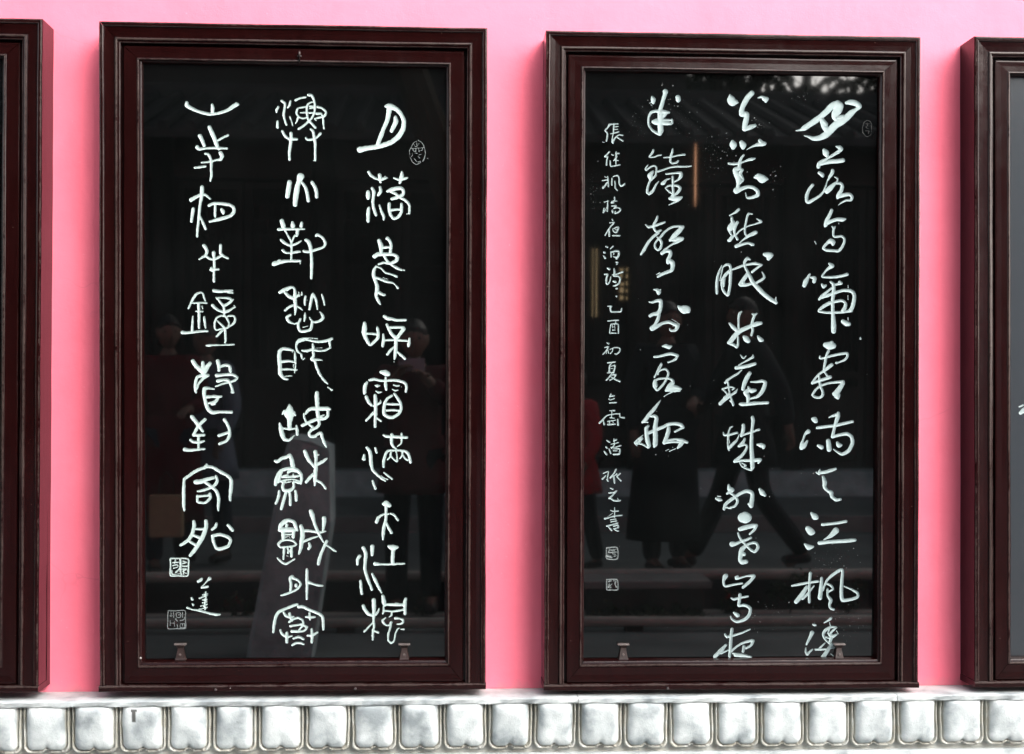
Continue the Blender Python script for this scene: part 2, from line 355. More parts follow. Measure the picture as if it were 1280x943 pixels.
GLYPHS_A = """\
#c
-7320,7729,45 -7315,7643,58 -7185,7566,50 -6977,7477,45 -6717,7415,45 -6483,7432,40 -6223,7514,45 -6041,7609,43 -5898,7697,40
-6613,7679,35 -6598,7587,53 -6603,7469,45
-6197,7554,13 -6067,7648,29 -5937,7728,32
#c
-6690,7049,53 -6625,6905,61 -6547,6723,58 -6468,6514,53 -6429,6449,48
-6455,6671,27 -6325,6752,29 -6169,6827,32
-6950,6796,58 -6885,6666,53 -6832,6522,45
-7027,6480,58 -6975,6428,48 -6793,6452,32 -6585,6465,37 -6377,6462,40 -6195,6460,29
-6806,6299,29 -6728,6287,37 -6663,6196,37 -6636,6066,40 -6636,5882,35 -6630,5698,37 -6661,5540,24
-6377,6331,56 -6337,6240,56 -6376,6147,45 -6506,6125,27 -6662,6078,29 -6909,6046,21
-7091,5903,32 -6974,5917,35 -6792,5946,27
#c
-6891,5368,48 -6891,5242,57 -6909,5069,48 -6946,4848,38 -6968,4627,41 -6989,4375,38 -7014,4154,35 -7023,3971,32
-7196,4996,54 -7071,5073,51 -6909,5147,41 -6791,5139,35 -6666,5033,29
-7133,4751,45 -7152,4625,48 -7176,4483,41 -7182,4398,41
-6946,4533,32 -6877,4392,41 -6789,4188,38
-6696,4844,41 -6572,4899,41 -6353,4901,45 -6134,4872,48 -6015,4795,45 -6002,4669,45 -6102,4557,48 -6290,4492,51 -6477,4443,45 -6680,4391,29
-6522,4868,38 -6527,4695,38 -6527,4537,32
-6337,4728,48 -6306,4681,57 -6296,4634,41
#c
-6835,3715,48 -6788,3652,54 -6750,3558,45 -6781,3447,38 -6881,3383,32 -6965,3323,22
-6369,3735,38 -6375,3624,41 -6369,3498,38 -6287,3420,38 -6169,3368,32
-6772,3416,35 -6662,3344,35 -6553,3333,35 -6428,3387,35 -6350,3435,35
-6563,3512,54 -6550,3339,38 -6543,3087,38 -6555,2929,35 -6555,2708,35
-6624,3070,48 -6552,3049,41 -6427,3050,29
-6646,3039,38 -6599,3023,48
#c
-6917,2394,28 -7034,2354,34 -7121,2245,38 -7169,2147,36 -7265,1941,24
-6917,2403,20 -6859,2355,28 -6830,2257,28 -6791,2159,22
-7198,2098,30 -7082,2099,28 -6946,2109,26 -6761,2101,26
-6985,2080,44 -6975,1923,40 -6969,1786,40 -6968,1590,40 -6968,1394,30
-7052,1864,22 -6965,1860,30 -6868,1861,26
-6887,2022,14 -6868,1943,22
-7139,1716,20 -7148,1550,34 -7158,1315,34
-6825,1709,28 -6809,1572,38 -6789,1405,26
-7429,1264,50 -7313,1259,40 -7080,1280,34 -6886,1307,36 -6731,1307,28
#c
-6558,2445,50 -6384,2427,44 -6209,2438,40 -6034,2459,26
-6170,2399,24 -6024,2391,22
-6490,2250,24 -6402,2162,30 -6334,2075,36 -6276,2026,44 -6169,2076,40 -6072,2155,36 -6014,2204,20
-6480,2244,24 -6305,2251,28 -6111,2233,34 -6072,2194,30
-6276,2026,36 -6270,1889,36 -6266,1771,22
-6587,2034,50 -6519,1956,40 -6402,1888,34 -6276,1850,46 -6130,1890,36 -6033,1959,30 -5965,1989,24
-5994,2038,16 -5975,1989,20
-6275,1771,26 -6188,1674,30 -6129,1517,26 -6168,1399,22
-6246,1732,26 -6363,1741,24 -6479,1672,28 -6527,1554,28 -6527,1397,26 -6479,1338,24 -6362,1369,24 -6187,1399,30 -6110,1458,26
-6227,1703,24 -6110,1743,26 -5993,1734,30 -5958,1636,34 -6012,1518,32 -6100,1449,26
-6460,1603,16 -6362,1506,30 -6265,1418,30
-6323,1320,40 -6401,1241,34 -6468,1162,30
-6245,1359,40 -6230,1203,34 -6229,1026,30 -6245,977,26
-6769,901,22 -6672,906,40 -6555,916,26 -6361,917,22 -5992,933,24
#c
-7134,459,57 -7057,335,60 -6934,226,69 -6826,165,79 -6734,305,63 -6657,405,47
-6858,429,44 -6848,273,69 -6826,165,79 -6863,87,53
-6718,56,50 -6841,56,47 -7011,9,44 -7056,-132,47 -7065,-287,47 -7056,-411,38
-6734,41,41 -6857,-37,41 -6964,-162,35 -7025,-318,31
-6442,462,57 -6411,322,57 -6411,198,41
-6395,291,38 -6241,354,38 -6118,324,44 -6087,184,41
-6472,58,53 -6303,74,41 -6056,90,41 -5902,13,38 -5963,-80,35 -6148,-134,31 -6302,-175,28 -6502,-254,22
-6441,-98,50 -6287,-66,41 -6148,-81,44 -6071,-221,38 -6018,-392,35
-6040,-407,41 -6009,-414,35
-6548,-322,25 -6702,-301,38 -6810,-317,57 -6819,-504,50 -6778,-690,53 -6717,-877,57 -6593,-985,53 -6393,-969,38 -6054,-974,44
-6779,-550,47 -6579,-534,41 -6348,-539,38
-6425,-564,41 -6517,-689,47 -6686,-721,31
-6532,-736,44 -6609,-758,31
#c
-7162,-1111,57 -7070,-1220,57 -6977,-1344,53 -6860,-1515,38
-6793,-1182,44 -6931,-1313,47 -7039,-1468,44 -7115,-1624,41
-7100,-1630,41 -6823,-1623,38
-6977,-1639,41 -6976,-1966,38
-7198,-1764,38 -7130,-1811,44 -6976,-1835,38 -6823,-1795,31
-7361,-2029,57 -7222,-2054,44 -7007,-2035,38 -6807,-2012,28
-6254,-1186,47 -6176,-1311,44 -6114,-1466,44 -6114,-1653,47 -6206,-1793,41 -6391,-1872,38
-6407,-1638,41 -6268,-1591,41 -6130,-1544,38
#c
-6744,-2466,37 -6774,-2527,46 -7042,-2632,46 -7250,-2783,43 -7370,-2874,43 -7384,-3085,46 -7387,-3356,49 -7383,-3598,46 -7368,-3748,30
-6774,-2511,43 -6594,-2526,43 -6385,-2647,49 -6146,-2783,49 -6062,-2903,52 -6070,-3175,52 -6091,-3357,40 -6085,-3462,37
-7041,-2949,70 -6892,-2934,67 -6743,-2874,52 -6564,-2828,46
-6489,-2783,37 -6450,-2904,40 -6504,-3024,43 -6653,-3115,40 -6832,-3181,40 -6996,-3212,30
-6788,-2949,46 -6623,-3070,46 -6474,-3205,49 -6408,-3387,46 -6419,-3598,43 -6419,-3749,27
-7005,-3341,37 -6996,-3507,40 -6831,-3537,33 -6742,-3507,37 -6638,-3387,40 -6653,-3281,37
-6996,-3356,33 -6653,-3326,30
#c
-7105,-4065,46 -7093,-4186,52 -7134,-4382,52 -7232,-4563,49 -7366,-4669,46 -7471,-4729,40
-6765,-4051,49 -6764,-4232,61 -6845,-4473,64 -6978,-4715,61 -7098,-4896,55 -7202,-5016,43
-7039,-4277,33 -6800,-4277,37
-7128,-4443,40 -6949,-4518,43 -6889,-4534,40
-7247,-4609,37 -7068,-4714,43 -7008,-4730,40
-6472,-4127,40 -6502,-4217,43 -6591,-4293,33
-6143,-4172,43 -6023,-4308,46
-6576,-4474,46 -6382,-4429,46 -6142,-4505,49 -6076,-4596,43 -6142,-4762,46 -6351,-4837,52 -6471,-4821,43 -6546,-4655,43 -6576,-4504,43
#c
-6906,-5721,48 -6977,-5757,41
-6883,-5685,36
-6658,-5674,53 -6717,-5734,24 -6811,-5841,17 -6882,-5925,29
-6870,-5925,31 -6752,-5913,36 -6705,-5890,17
-6788,-5913,24 -6716,-5913,27
#c
-7142,-6260,43 -7161,-6224,29
-7118,-6416,36 -7142,-6384,17
-6764,-6057,27 -6763,-6213,24 -6799,-6309,19
-6858,-6141,17 -6716,-6105,19
-6941,-6232,24 -6858,-6201,19 -6716,-6153,17
-6763,-6213,24 -6787,-6381,24 -6786,-6549,22
-6858,-6285,19 -6751,-6261,27 -6739,-6280,17
-6858,-6361,17 -6739,-6338,19
-6905,-6452,19 -6727,-6405,19
-6952,-6548,24 -6857,-6525,14 -6727,-6489,17
-6858,-6429,14 -6763,-6501,29
-7272,-6499,34 -7142,-6547,19 -7000,-6572,27 -6810,-6621,31 -6620,-6670,34 -6478,-6694,41 -6371,-6690,27
#seal
-7760,-5143,24 -7736,-5108,27 -7570,-5103,22 -7263,-5121,24 -7251,-5324,22 -7274,-5593,22 -7522,-5592,24 -7747,-5591,24 -7754,-5443,22 -7748,-5251,22 -7760,-5143,24
-7476,-5120,27 -7464,-5252,36 -7475,-5396,31 -7451,-5575,24
-7688,-5227,17 -7535,-5216,19
-7688,-5311,17 -7570,-5276,17 -7546,-5348,17 -7665,-5383,17
-7712,-5455,17 -7700,-5551,14 -7499,-5539,12
-7593,-5491,31 -7499,-5396,19
-7405,-5180,22 -7310,-5216,22 -7405,-5252,19
-7416,-5324,24 -7298,-5324,22
-7416,-5408,22 -7310,-5408,24 -7404,-5468,22 -7309,-5528,17
-7392,-5540,22
-7618,-5156,19 -7641,-5252,14
#sealdim
-7816,-6592,17 -7781,-6580,19 -7568,-6581,12 -7343,-6582,14 -7331,-6834,12 -7330,-7074,17 -7567,-7085,14 -7815,-7083,14 -7823,-6832,12 -7816,-6592,14
-7733,-6641,14 -7733,-6760,12
-7663,-6617,12 -7662,-6785,10
-7781,-6724,10 -7627,-6725,10
-7591,-6641,10 -7473,-6642,12 -7473,-6762,12 -7579,-6761,10 -7591,-6641,10
-7414,-6618,12 -7414,-6762,14
-7532,-6701,10 -7355,-6702,10
-7603,-6809,22 -7556,-6881,12
-7473,-6857,14 -7378,-6834,12 -7355,-6762,17
-7757,-6856,10 -7756,-7000,12
-7757,-6928,10 -7638,-6929,10
-7638,-6881,10 -7638,-7024,10
-7555,-6953,12 -7555,-7073,12
-7473,-6953,12 -7354,-6954,14 -7354,-7050,17 -7472,-7049,12 -7473,-6953,12
-7413,-6954,12 -7413,-7050,12
#c
-4668,7814,34 -4578,7738,34 -4586,7609,34 -4616,7454,34 -4590,7299,31 -4538,7145,31
-4424,7805,29 -4450,7701,34 -4501,7623,23
-4766,7645,29 -4809,7554,39 -4817,7490,23
-4783,7232,29 -4790,7090,37 -4782,7051,31
-4441,7366,23 -4397,7250,23 -4359,7122,21
-4283,7841,34 -4155,7899,29 -4001,7928,26
-3924,7993,39 -3834,7982,39 -3769,7853,34 -3738,7673,31 -3755,7492,31 -3832,7336,31 -3922,7244,31 -4050,7126,31 -4191,7034,34
-3795,7801,18 -3923,7748,26 -3969,7618,31 -3961,7463,31 -3922,7296,34 -3819,7181,34 -3728,7079,37
-4231,7576,31 -4206,7615,26 -4000,7656,23
-4244,7575,29 -4252,7459,29 -4179,7357,29 -4051,7333,26 -3948,7373,26
-4141,7486,18 -4000,7501,23
-4218,7330,31 -4243,7240,23 -4282,7187,13
-3872,7671,31 -3794,7672,29
-3884,7619,18 -3768,7626,18
-3910,7490,29 -3794,7491,26
-3666,7661,31 -3537,7624,31 -3428,7522,31 -3459,7419,31 -3588,7365,29 -3742,7324,26 -3703,7273,16
-3691,7467,39 -3562,7469,31 -3510,7340,26 -3497,7159,23 -3479,7051,21
-4646,6963,34 -4576,6835,37 -4460,6746,39 -4242,6741,37
-4404,6902,44 -4404,6760,47 -4429,6553,44 -4454,6346,37 -4446,6165,39
-3857,7025,29 -3793,6974,37 -3753,6794,44 -3727,6639,39 -3727,6381,31 -3726,6174,34
-3778,6142,13 -3713,6143,18
-3985,6778,34 -3946,6735,31 -3818,6741,31 -3689,6795,31 -3574,6913,34
#c
-4445,5528,63 -4476,5325,69 -4506,5123,63
-4136,5687,104 -4182,5547,63 -4228,5390,75 -4268,5141,79 -4289,4892,60
-4089,5516,38 -3996,5377,47 -3949,5207,47 -3918,5005,44
-3811,5526,47 -3733,5396,50 -3686,5241,47 -3686,5116,47
#c
-4659,4437,60 -4619,4297,69 -4612,4235,53
-4365,4393,38 -4350,4300,69
-4102,4380,38 -4117,4286,50
-4751,4187,44 -4581,4204,38 -4303,4201,35 -4024,4210,25
-4581,4188,28 -4488,4018,28 -4389,3848,35
-4225,4145,53 -4234,4021,35 -4302,4020,25 -4389,3817,28
-4673,3892,41 -4565,3800,41 -4410,3739,38 -4240,3796,31 -4116,3872,22
-4626,3597,41 -4533,3535,31 -4394,3527,28 -4239,3560,38 -4146,3570,28
-4389,3832,31 -4382,3583,31 -4394,3334,31
-4873,3221,69 -4703,3269,53 -4486,3302,41 -4146,3305,38
-4765,3315,19 -4703,3331,19
-4146,3258,16 -4139,3227,16
-3977,3899,47 -3899,3837,53 -3852,3682,50 -3824,3433,41 -3817,3214,47 -3823,2965,38 -3829,2825,35
-4038,3586,41 -3899,3563,38 -3682,3636,38 -3496,3700,35 -3434,3810,38 -3512,3965,38 -3652,4051,44 -3698,4026,38
#c
-4708,2415,44 -4603,2477,53 -4480,2540,41 -4358,2559,36 -4296,2506,30 -4287,2400,44 -4287,2241,53 -4277,2100,53 -4268,1959,44 -4285,1782,21
-4568,2416,36 -4462,2311,53 -4339,2259,53 -4252,2295,44 -4164,2348,27
-4182,2428,14 -4164,2313,18
-4094,2437,12 -4094,2349,27
-4410,2523,18 -4515,2452,18
-4356,2047,36 -4461,1993,36 -4558,1904,36
-4198,2012,27 -4128,1969,27 -4075,1916,16
-3988,2305,32 -4014,2190,32 -4005,2067,30
-3944,2200,11
-3778,2378,36 -3813,2280,41 -3839,2139,41 -3873,1944,32
-3760,2351,36 -3698,2228,32 -3671,2087,30 -3654,1945,23
-3532,2362,25 -3487,2230,30 -3452,2071,27
-3583,1875,14 -3521,1796,39 -3495,1699,41 -3600,1610,39 -3758,1582,27 -3846,1661,27 -3873,1714,21
-4005,1828,21 -4004,1713,39 -4022,1607,21
-4408,1781,32 -4513,1710,43 -4443,1587,44 -4302,1526,21 -4215,1553,30
-4127,1668,30 -4180,1553,36 -4188,1429,39 -4126,1324,39 -3986,1325,39 -3845,1370,39 -3811,1503,39 -3802,1609,27
-4056,1430,12 -3916,1466,11
#c
-4333,774,29 -4466,811,43 -4618,820,43 -4713,743,54 -4722,532,58 -4703,340,58 -4693,129,58 -4597,-5,46 -4483,-43,33
-4285,745,19 -4275,553,39 -4265,400,19 -4274,227,23 -4293,150,19
-4351,726,12
-4656,455,43 -4465,476,33 -4275,448,29
-4655,235,33 -4465,245,29 -4236,227,29
-4322,380,12 -4322,304,12
-4578,34,15 -4483,53,15 -4369,54,19
-4055,516,14 -4017,555,19
-4103,669,29 -4084,554,23
-4084,650,19 -4218,765,35 -4247,918,33 -4181,1053,43 -4028,1111,33 -3857,1131,14 -3647,1113,10
-4181,1014,23 -3971,1083,29 -3742,1036,35 -3551,1028,39 -3322,1077,48 -3245,1116,39
-3322,1077,43 -3302,962,33 -3283,856,23
-3302,856,23 -3416,788,33 -3607,768,33 -3779,805,39 -3951,766,39 -4085,775,25
-3951,728,14
-3703,844,8 -3512,855,8
-3780,969,23 -3770,882,39 -3770,748,43 -3756,633,35 -3798,537,58 -3721,479,43 -3663,287,39 -3567,77,35 -3452,-77,33 -3357,-163,19
-3721,518,39 -3607,518,29 -3521,503,12
-3625,153,19 -3529,38,15 -3424,-67,12
-3356,-259,12 -3241,-335,29
#c
-4436,-758,23 -4420,-871,85 -4439,-1002,151 -4420,-1114,94 -4429,-1264,66 -4428,-1395,57
-4569,-946,47 -4624,-1021,28
-4309,-983,47 -4271,-1057,28
-4707,-1283,23 -4670,-1433,66 -4632,-1601,70 -4567,-1732,57 -4437,-1760,41 -4326,-1657,23 -4288,-1629,13
-4233,-1348,24 -4214,-1469,47 -4214,-1600,41
-4605,-1433,28 -4419,-1451,32 -4270,-1432,23
#c
-3659,-428,57 -3662,-568,62 -3649,-774,57 -3639,-962,57 -3610,-1149,53 -3591,-1299,41 -3656,-1393,41 -3805,-1468,43 -3879,-1562,41 -3842,-1656,41 -3730,-1656,43 -3637,-1590,41 -3544,-1561,47 -3506,-1693,43 -3450,-1843,43 -3394,-1946,24
-3974,-1019,28 -3918,-925,41 -3807,-869,53 -3658,-868,57 -3490,-868,62 -3359,-867,57 -3294,-886,34
-3350,-942,43 -3359,-1074,47 -3452,-1149,47 -3564,-1093,28 -3452,-1046,19
-3489,-1168,38 -3657,-1168,47 -3806,-1225,47 -3936,-1281,47 -4066,-1347,47
-4020,-1019,28 -4011,-1132,32 -3954,-1263,28
-3899,-1300,23 -3805,-1375,38 -3768,-1365,19
#c
-4825,-2355,40 -4757,-2365,50 -4640,-2276,44 -4503,-2236,50 -4425,-2197,55 -4366,-2315,59 -4336,-2473,69 -4326,-2571,59
-4823,-3024,44 -4794,-2886,59 -4756,-2749,50 -4658,-2630,50 -4502,-2571,50 -4326,-2571,59 -4189,-2630,50 -4101,-2748,50 -4091,-2886,44 -4110,-2985,36
-4639,-2630,40 -4697,-2808,44 -4736,-2945,40
-4482,-2748,36 -4638,-2808,30 -4247,-2788,40 -4169,-2768,34
-4463,-2670,40 -4385,-2630,34 -4209,-2669,20
-4638,-2906,20 -4521,-2886,24 -4325,-2867,24 -4130,-2926,24
-4306,-2926,30 -4169,-2965,44
-4316,-2729,24 -4326,-2807,20
-4736,-2847,40 -4677,-2926,30 -4579,-2945,24 -4540,-2906,30
-4589,-2945,40 -4618,-3083,44 -4579,-3182,50 -4462,-3192,50 -4364,-3162,44 -4305,-3083,40 -4315,-2965,36
-4540,-2965,20 -4384,-2935,22
-4716,-3202,34 -4725,-3339,44 -4773,-3477,34 -4812,-3556,36
-4520,-3241,44 -4569,-3398,44 -4607,-3536,46 -4656,-3714,40
-4422,-3241,40 -4402,-3399,38 -4402,-3596,40
-4256,-3201,40 -4236,-3339,46 -4236,-3458,44
#c
-3995,-2078,50 -3955,-2177,59 -3896,-2314,53 -3779,-2452,44 -3700,-2551,40
-3701,-2097,59 -3681,-2235,53 -3681,-2373,44 -3690,-2570,59 -3700,-2728,63 -3709,-2866,55 -3714,-3044,26
-3662,-2176,40 -3603,-2176,20
-3377,-2284,30 -3505,-2373,50 -3622,-2442,40 -3681,-2472,40
-3758,-2728,44 -3856,-2827,46 -3954,-2945,44
-3680,-2896,36 -3542,-2965,40 -3464,-3044,38 -3414,-3123,36
#c
-4700,-4304,46 -4664,-4177,64 -4555,-4067,64 -4428,-4031,51 -4301,-4086,55 -4247,-4214,55 -4201,-4323,28
-4700,-4314,46 -4591,-4305,83 -4482,-4305,73 -4301,-4305,55 -4228,-4305,28
-4600,-4341,64 -4590,-4560,55
-4301,-4323,46 -4319,-4506,46
-4501,-4159,46 -4500,-4250,28 -4337,-4250,22
-4554,-4433,24 -4319,-4433,26
-4572,-4524,15 -4445,-4488,9 -4409,-4542,9
-4735,-4706,40 -4645,-4615,33 -4481,-4588,29 -4318,-4616,37 -4236,-4707,29 -4300,-4762,28 -4481,-4780,26 -4662,-4798,31 -4744,-4715,28
-4572,-4798,37 -4589,-5127,31
-4363,-4798,37 -4363,-5054,40
-4499,-4835,17 -4408,-4890,18
-4463,-4798,22 -4462,-4963,28
-4408,-4890,28 -4390,-4981,18
-4499,-5036,13 -4462,-5054,11
-4761,-5099,24 -4661,-5200,37 -4534,-5273,37 -4426,-5219,31 -4299,-5146,26 -4281,-5128,18
#c
-4102,-4196,55 -4065,-4305,61 -4056,-4470,68 -4082,-4653,64 -4100,-4799,51 -4154,-4982,31
-4047,-4324,46 -3865,-4333,40 -3684,-4361,37 -3520,-4370,31 -3402,-4343,17
-4028,-4634,37 -3865,-4571,37 -3756,-4525,31 -3611,-4489,22
-3822,-3775,55 -3785,-3885,73 -3739,-4050,46 -3684,-4214,46 -3611,-4379,46 -3538,-4526,33 -3465,-4654,22
-3449,-3977,64 -3448,-4105,59 -3484,-4324,28
-3865,-4690,40 -3846,-4781,46 -3882,-4845,37
-3374,-4627,46 -3447,-4782,42 -3519,-4946,42 -3573,-5111,51 -3609,-5276,42
-3410,-4727,31 -3283,-4801,26 -3174,-4883,31 -3110,-4920,18
#c
-4341,-5635,50 -4403,-5672,43 -4377,-5835,38 -4389,-6060,35
-4328,-5660,43 -4179,-5735,35 -4104,-5848,33 -4203,-5986,33 -4377,-6073,33 -4550,-6135,35 -4649,-6159,25
-4233,-5860,43 -4233,-5898,43
-3931,-5436,40 -3931,-5636,45 -3925,-5887,40 -3930,-6087,40 -3929,-6262,33
-3893,-5786,50 -3756,-5837,33 -3632,-5875,35 -3495,-5888,30
#c
-4190,-6411,28 -4301,-6448,45 -4524,-6535,40 -4723,-6634,43 -4809,-6784,45 -4846,-6984,45 -4870,-7196,33
-4165,-6486,43 -4028,-6487,45 -3854,-6575,45 -3630,-6664,43 -3493,-6765,43 -3468,-6941,43 -3460,-7129,35
-4574,-6647,33 -4524,-6735,38 -4400,-6786,38 -4301,-6761,25
-4412,-6673,38 -4387,-6811,38 -4350,-6886,25
-4424,-6923,35 -4350,-6849,33 -4176,-6799,30 -4052,-6863,33 -4027,-6963,33 -4101,-6988,30 -4399,-7036,35
-4101,-6988,30 -3927,-7064,35 -4026,-7176,30 -4349,-7182,45
-4027,-7013,30 -4151,-7138,25
-3854,-6663,30 -3841,-6851,30
-3953,-6775,30 -3841,-6788,43 -3704,-6777,30
-4672,-7147,33 -4622,-7260,38 -4485,-7336,38 -4349,-7312,25
-4486,-7236,45 -4492,-7486,43
-3790,-7127,35 -3777,-7315,43 -3789,-7490,38
-3902,-7302,33 -3778,-7302,38 -3629,-7215,30
-4299,-7387,35 -4150,-7338,38 -4026,-7401,35
-4336,-7575,33 -4224,-7513,35 -4100,-7514,35 -4013,-7552,28
#c
-1739,7707,45 -1638,7698,91 -1660,7506,68 -1704,7302,57 -1793,7098,57 -1860,6916,61 -1927,6735,57 -1950,6644,68
-1615,7709,79 -1435,7622,68 -1299,7466,57 -1231,7286,61 -1253,7083,68 -1365,6878,75 -1544,6717,68 -1747,6625,68 -2017,6553,68 -2242,6517,64 -2466,6469,86
-1468,7395,52 -1456,7283,68 -1512,7147,64 -1579,7010,52
#thin
-823,6761,9 -710,6683,11 -653,6571,11 -618,6391,11 -652,6232,14 -697,6164,11
-753,6129,11 -866,6071,11 -979,6138,11 -1047,6272,9
-1059,6340,9 -1070,6453,9 -1014,6566,9 -958,6680,9 -868,6726,7
-958,6657,7 -890,6568,9 -800,6660,9
-868,6681,9 -845,6546,9
-1014,6521,11 -935,6522,9 -664,6548,9
-969,6499,14 -957,6443,11 -890,6455,9
-890,6512,9 -890,6432,9
-811,6513,9 -799,6434,9
-788,6456,9 -709,6480,9 -698,6548,7
-991,6386,7 -844,6388,9
-980,6341,9 -1024,6273,7
-799,6343,9 -709,6367,7
-821,6298,9 -776,6253,9
-934,6229,9 -843,6139,9 -753,6163,9
-562,6256,9 -539,6234,9
#c
-2219,5836,40 -2160,5748,40 -2061,5680,40 -1963,5642,30 -1884,5623,40 -1786,5664,44 -1698,5685,24
-1914,5761,50 -1894,5653,50 -1884,5564,40
-1757,5723,20
-1285,5847,30 -1285,5739,59 -1314,5640,55 -1343,5541,36
-1511,5687,24 -1432,5648,30 -1314,5640,40 -1196,5671,40 -1127,5691,26
-2233,5275,50 -2236,5176,65 -2236,5107,50
-2119,5384,40 -2070,5277,50 -2083,5139,44 -2098,4981,44 -2078,4824,44 -2009,4628,40
-1893,5407,40 -1883,5298,50 -1942,5199,44
-2216,4822,40 -2231,4665,55 -2234,4448,46
-1912,4904,24 -1862,4747,36 -1793,4590,44 -1792,4492,22
-1687,5301,40 -1569,5351,59 -1431,5382,55 -1313,5394,50 -1244,5335,46 -1244,5227,44 -1332,5167,50 -1470,5116,50 -1568,5085,40
-1588,5282,40 -1470,5244,40 -1352,5147,44 -1214,5070,40 -1115,4992,40 -1066,4894,36 -1065,4756,34 -1075,4677,30
-1134,4666,20
-1637,4947,46 -1636,4789,46 -1596,4632,44 -1507,4534,44 -1390,4575,44 -1301,4694,44 -1288,4812,44 -1288,4941,40
-1587,4770,36 -1430,4791,36 -1312,4793,36
#c
-1921,3904,52 -1874,3775,71 -1862,3634,52 -1862,3540,43
-1687,3965,52 -1616,3895,43 -1580,3754,40 -1603,3566,47
-1827,3705,36 -1627,3719,36
-2049,3456,59 -1955,3515,59 -1791,3517,52 -1603,3519,47 -1462,3496,47 -1403,3426,52 -1438,3332,47 -1579,3271,43 -1673,3259,36 -1790,3281,31 -1931,3233,31
-1791,3505,43 -1720,3376,38 -1649,3283,40 -1532,3201,40 -1414,3131,40 -1284,3074,33
-1221,3074,24 -1207,3065,24
-2001,3174,28 -2060,3067,43 -2076,2949,52 -2036,2808,52 -1976,2620,54 -1976,2455,59 -1999,2337,47 -1940,2196,40 -1881,2102,24
-1978,3162,21 -1860,3116,26 -1743,2999,31 -1578,2953,28 -1413,2884,31
-2012,2855,36 -1883,2809,40 -1695,2740,36 -1530,2706,28 -1459,2648,19 -1388,2566,36
-1952,2455,47 -1858,2397,43 -1764,2363,33
-1813,2857,9 -1671,2811,9
#c
-2322,1560,46 -2322,1423,73 -2331,1295,73 -2285,1131,55 -2202,985,46 -2148,949,37 -2039,1041,40 -1948,1151,46 -1939,1297,46 -1958,1425,40
-2276,1268,33 -1948,1251,33
-1767,1755,46 -1676,1701,55 -1548,1684,46 -1402,1648,37 -1165,1659,37
-1694,1527,37 -1630,1391,46 -1547,1245,46 -1419,1154,55 -1328,1246,46 -1237,1375,55 -1201,1411,40
-1602,1446,37 -1402,1447,37 -1219,1448,37
-1793,1243,31 -1784,1097,46 -1810,914,40
-1747,1079,28 -1547,1089,33 -1401,1090,37 -1255,1073,33 -1108,1064,28
-1054,1129,31 -1063,1010,46 -1081,918,37
-1437,1154,46 -1437,971,55 -1445,770,55 -1472,550,31
-1491,879,28 -1582,805,40 -1673,677,33
-1400,752,28 -1290,661,40 -1180,560,35
-1508,476,9 -1481,458,9
#c
-1854,176,46 -1744,158,83 -1653,122,64
-1717,30,31 -1725,-171,46 -1706,-318,37
-2181,-54,33 -2054,-26,40 -1890,-62,37 -1725,-71,31 -1507,-51,40 -1324,-78,40 -1178,-132,40 -1132,-242,40 -1150,-370,37
-2245,-109,33 -2308,-228,55 -2317,-393,51 -2326,-448,28
-2271,-521,46 -2197,-685,46 -2124,-758,37
-2017,-209,18 -1953,-218,46 -1889,-208,18
-1998,-364,18 -1925,-401,33 -1834,-391,18
-1497,-189,22 -1415,-216,28 -1342,-206,22
-1524,-317,18 -1451,-350,28 -1378,-335,18
-1278,-243,13
-2016,-493,46 -2006,-648,59 -2006,-831,51 -2005,-1014,51 -2014,-1215,42 -2017,-1371,40
-1870,-629,18 -1869,-684,37 -1942,-739,33 -2070,-795,22
-2069,-978,37 -2178,-1106,37 -2269,-1207,28
-1977,-1124,28 -1850,-1215,31
-1542,-491,33 -1669,-574,40 -1742,-702,46 -1769,-867,46 -1759,-1013,51 -1649,-1095,46 -1503,-1104,46 -1357,-1012,40 -1285,-884,40 -1294,-719,42 -1377,-573,42 -1469,-445,37
-1687,-729,31 -1504,-738,37 -1322,-737,31
-1686,-912,28 -1504,-903,33 -1321,-920,28
-1613,-1141,18 -1485,-1122,22
#c
-2248,-1971,40 -2171,-2071,51 -2137,-2226,51 -2132,-2403,51 -2081,-2602,44 -1959,-2735,38 -1826,-2846,38 -1727,-2913,27
-1849,-2758,11 -1782,-2824,18 -1649,-2879,18
-2006,-1982,33 -1972,-2115,29
-2325,-2171,27 -2331,-2292,56
-2080,-2913,31 -2047,-3024,33 -2002,-3135,33
-1761,-2680,22 -1650,-2768,29 -1539,-2857,29
-1775,-1616,33 -1697,-1649,40 -1521,-1659,44 -1300,-1670,44 -1112,-1681,40
-1543,-1604,49 -1553,-1781,49 -1520,-1914,40 -1420,-2003,27
-1267,-1570,31 -1266,-1714,33 -1277,-1847,24 -1387,-1936,16
-1772,-2514,33 -1773,-2358,40 -1718,-2159,40 -1641,-2059,33 -1431,-2047,31 -1210,-2058,33 -1077,-2136,40 -1010,-2380,44
-1564,-2092,31 -1585,-2225,22 -1662,-2314,22
-1585,-2181,27 -1497,-2291,24 -1408,-2358,27
-1431,-2047,27 -1398,-2180,20 -1390,-2358,27
-1232,-2091,33 -1254,-2202,24 -1309,-2280,20
-1232,-2180,27 -1165,-2280,29 -1087,-2324,27
#c
-1786,-3568,37 -1695,-3568,91 -1604,-3613,55
-1701,-3659,46 -1701,-3811,37 -1709,-4024,40 -1760,-4236,52 -1783,-4449,46 -1783,-4586,24
-1634,-3857,27 -1785,-3872,30 -1921,-3963,43 -1966,-4084,49
-1567,-3847,27 -1467,-3887,33 -1367,-4024,33
-1694,-4115,37 -1618,-4267,43 -1541,-4389,40
#c
-2342,-4813,49 -2272,-4965,52 -2280,-5178,46 -2295,-5421,46 -2203,-5725,43 -2096,-5999,37
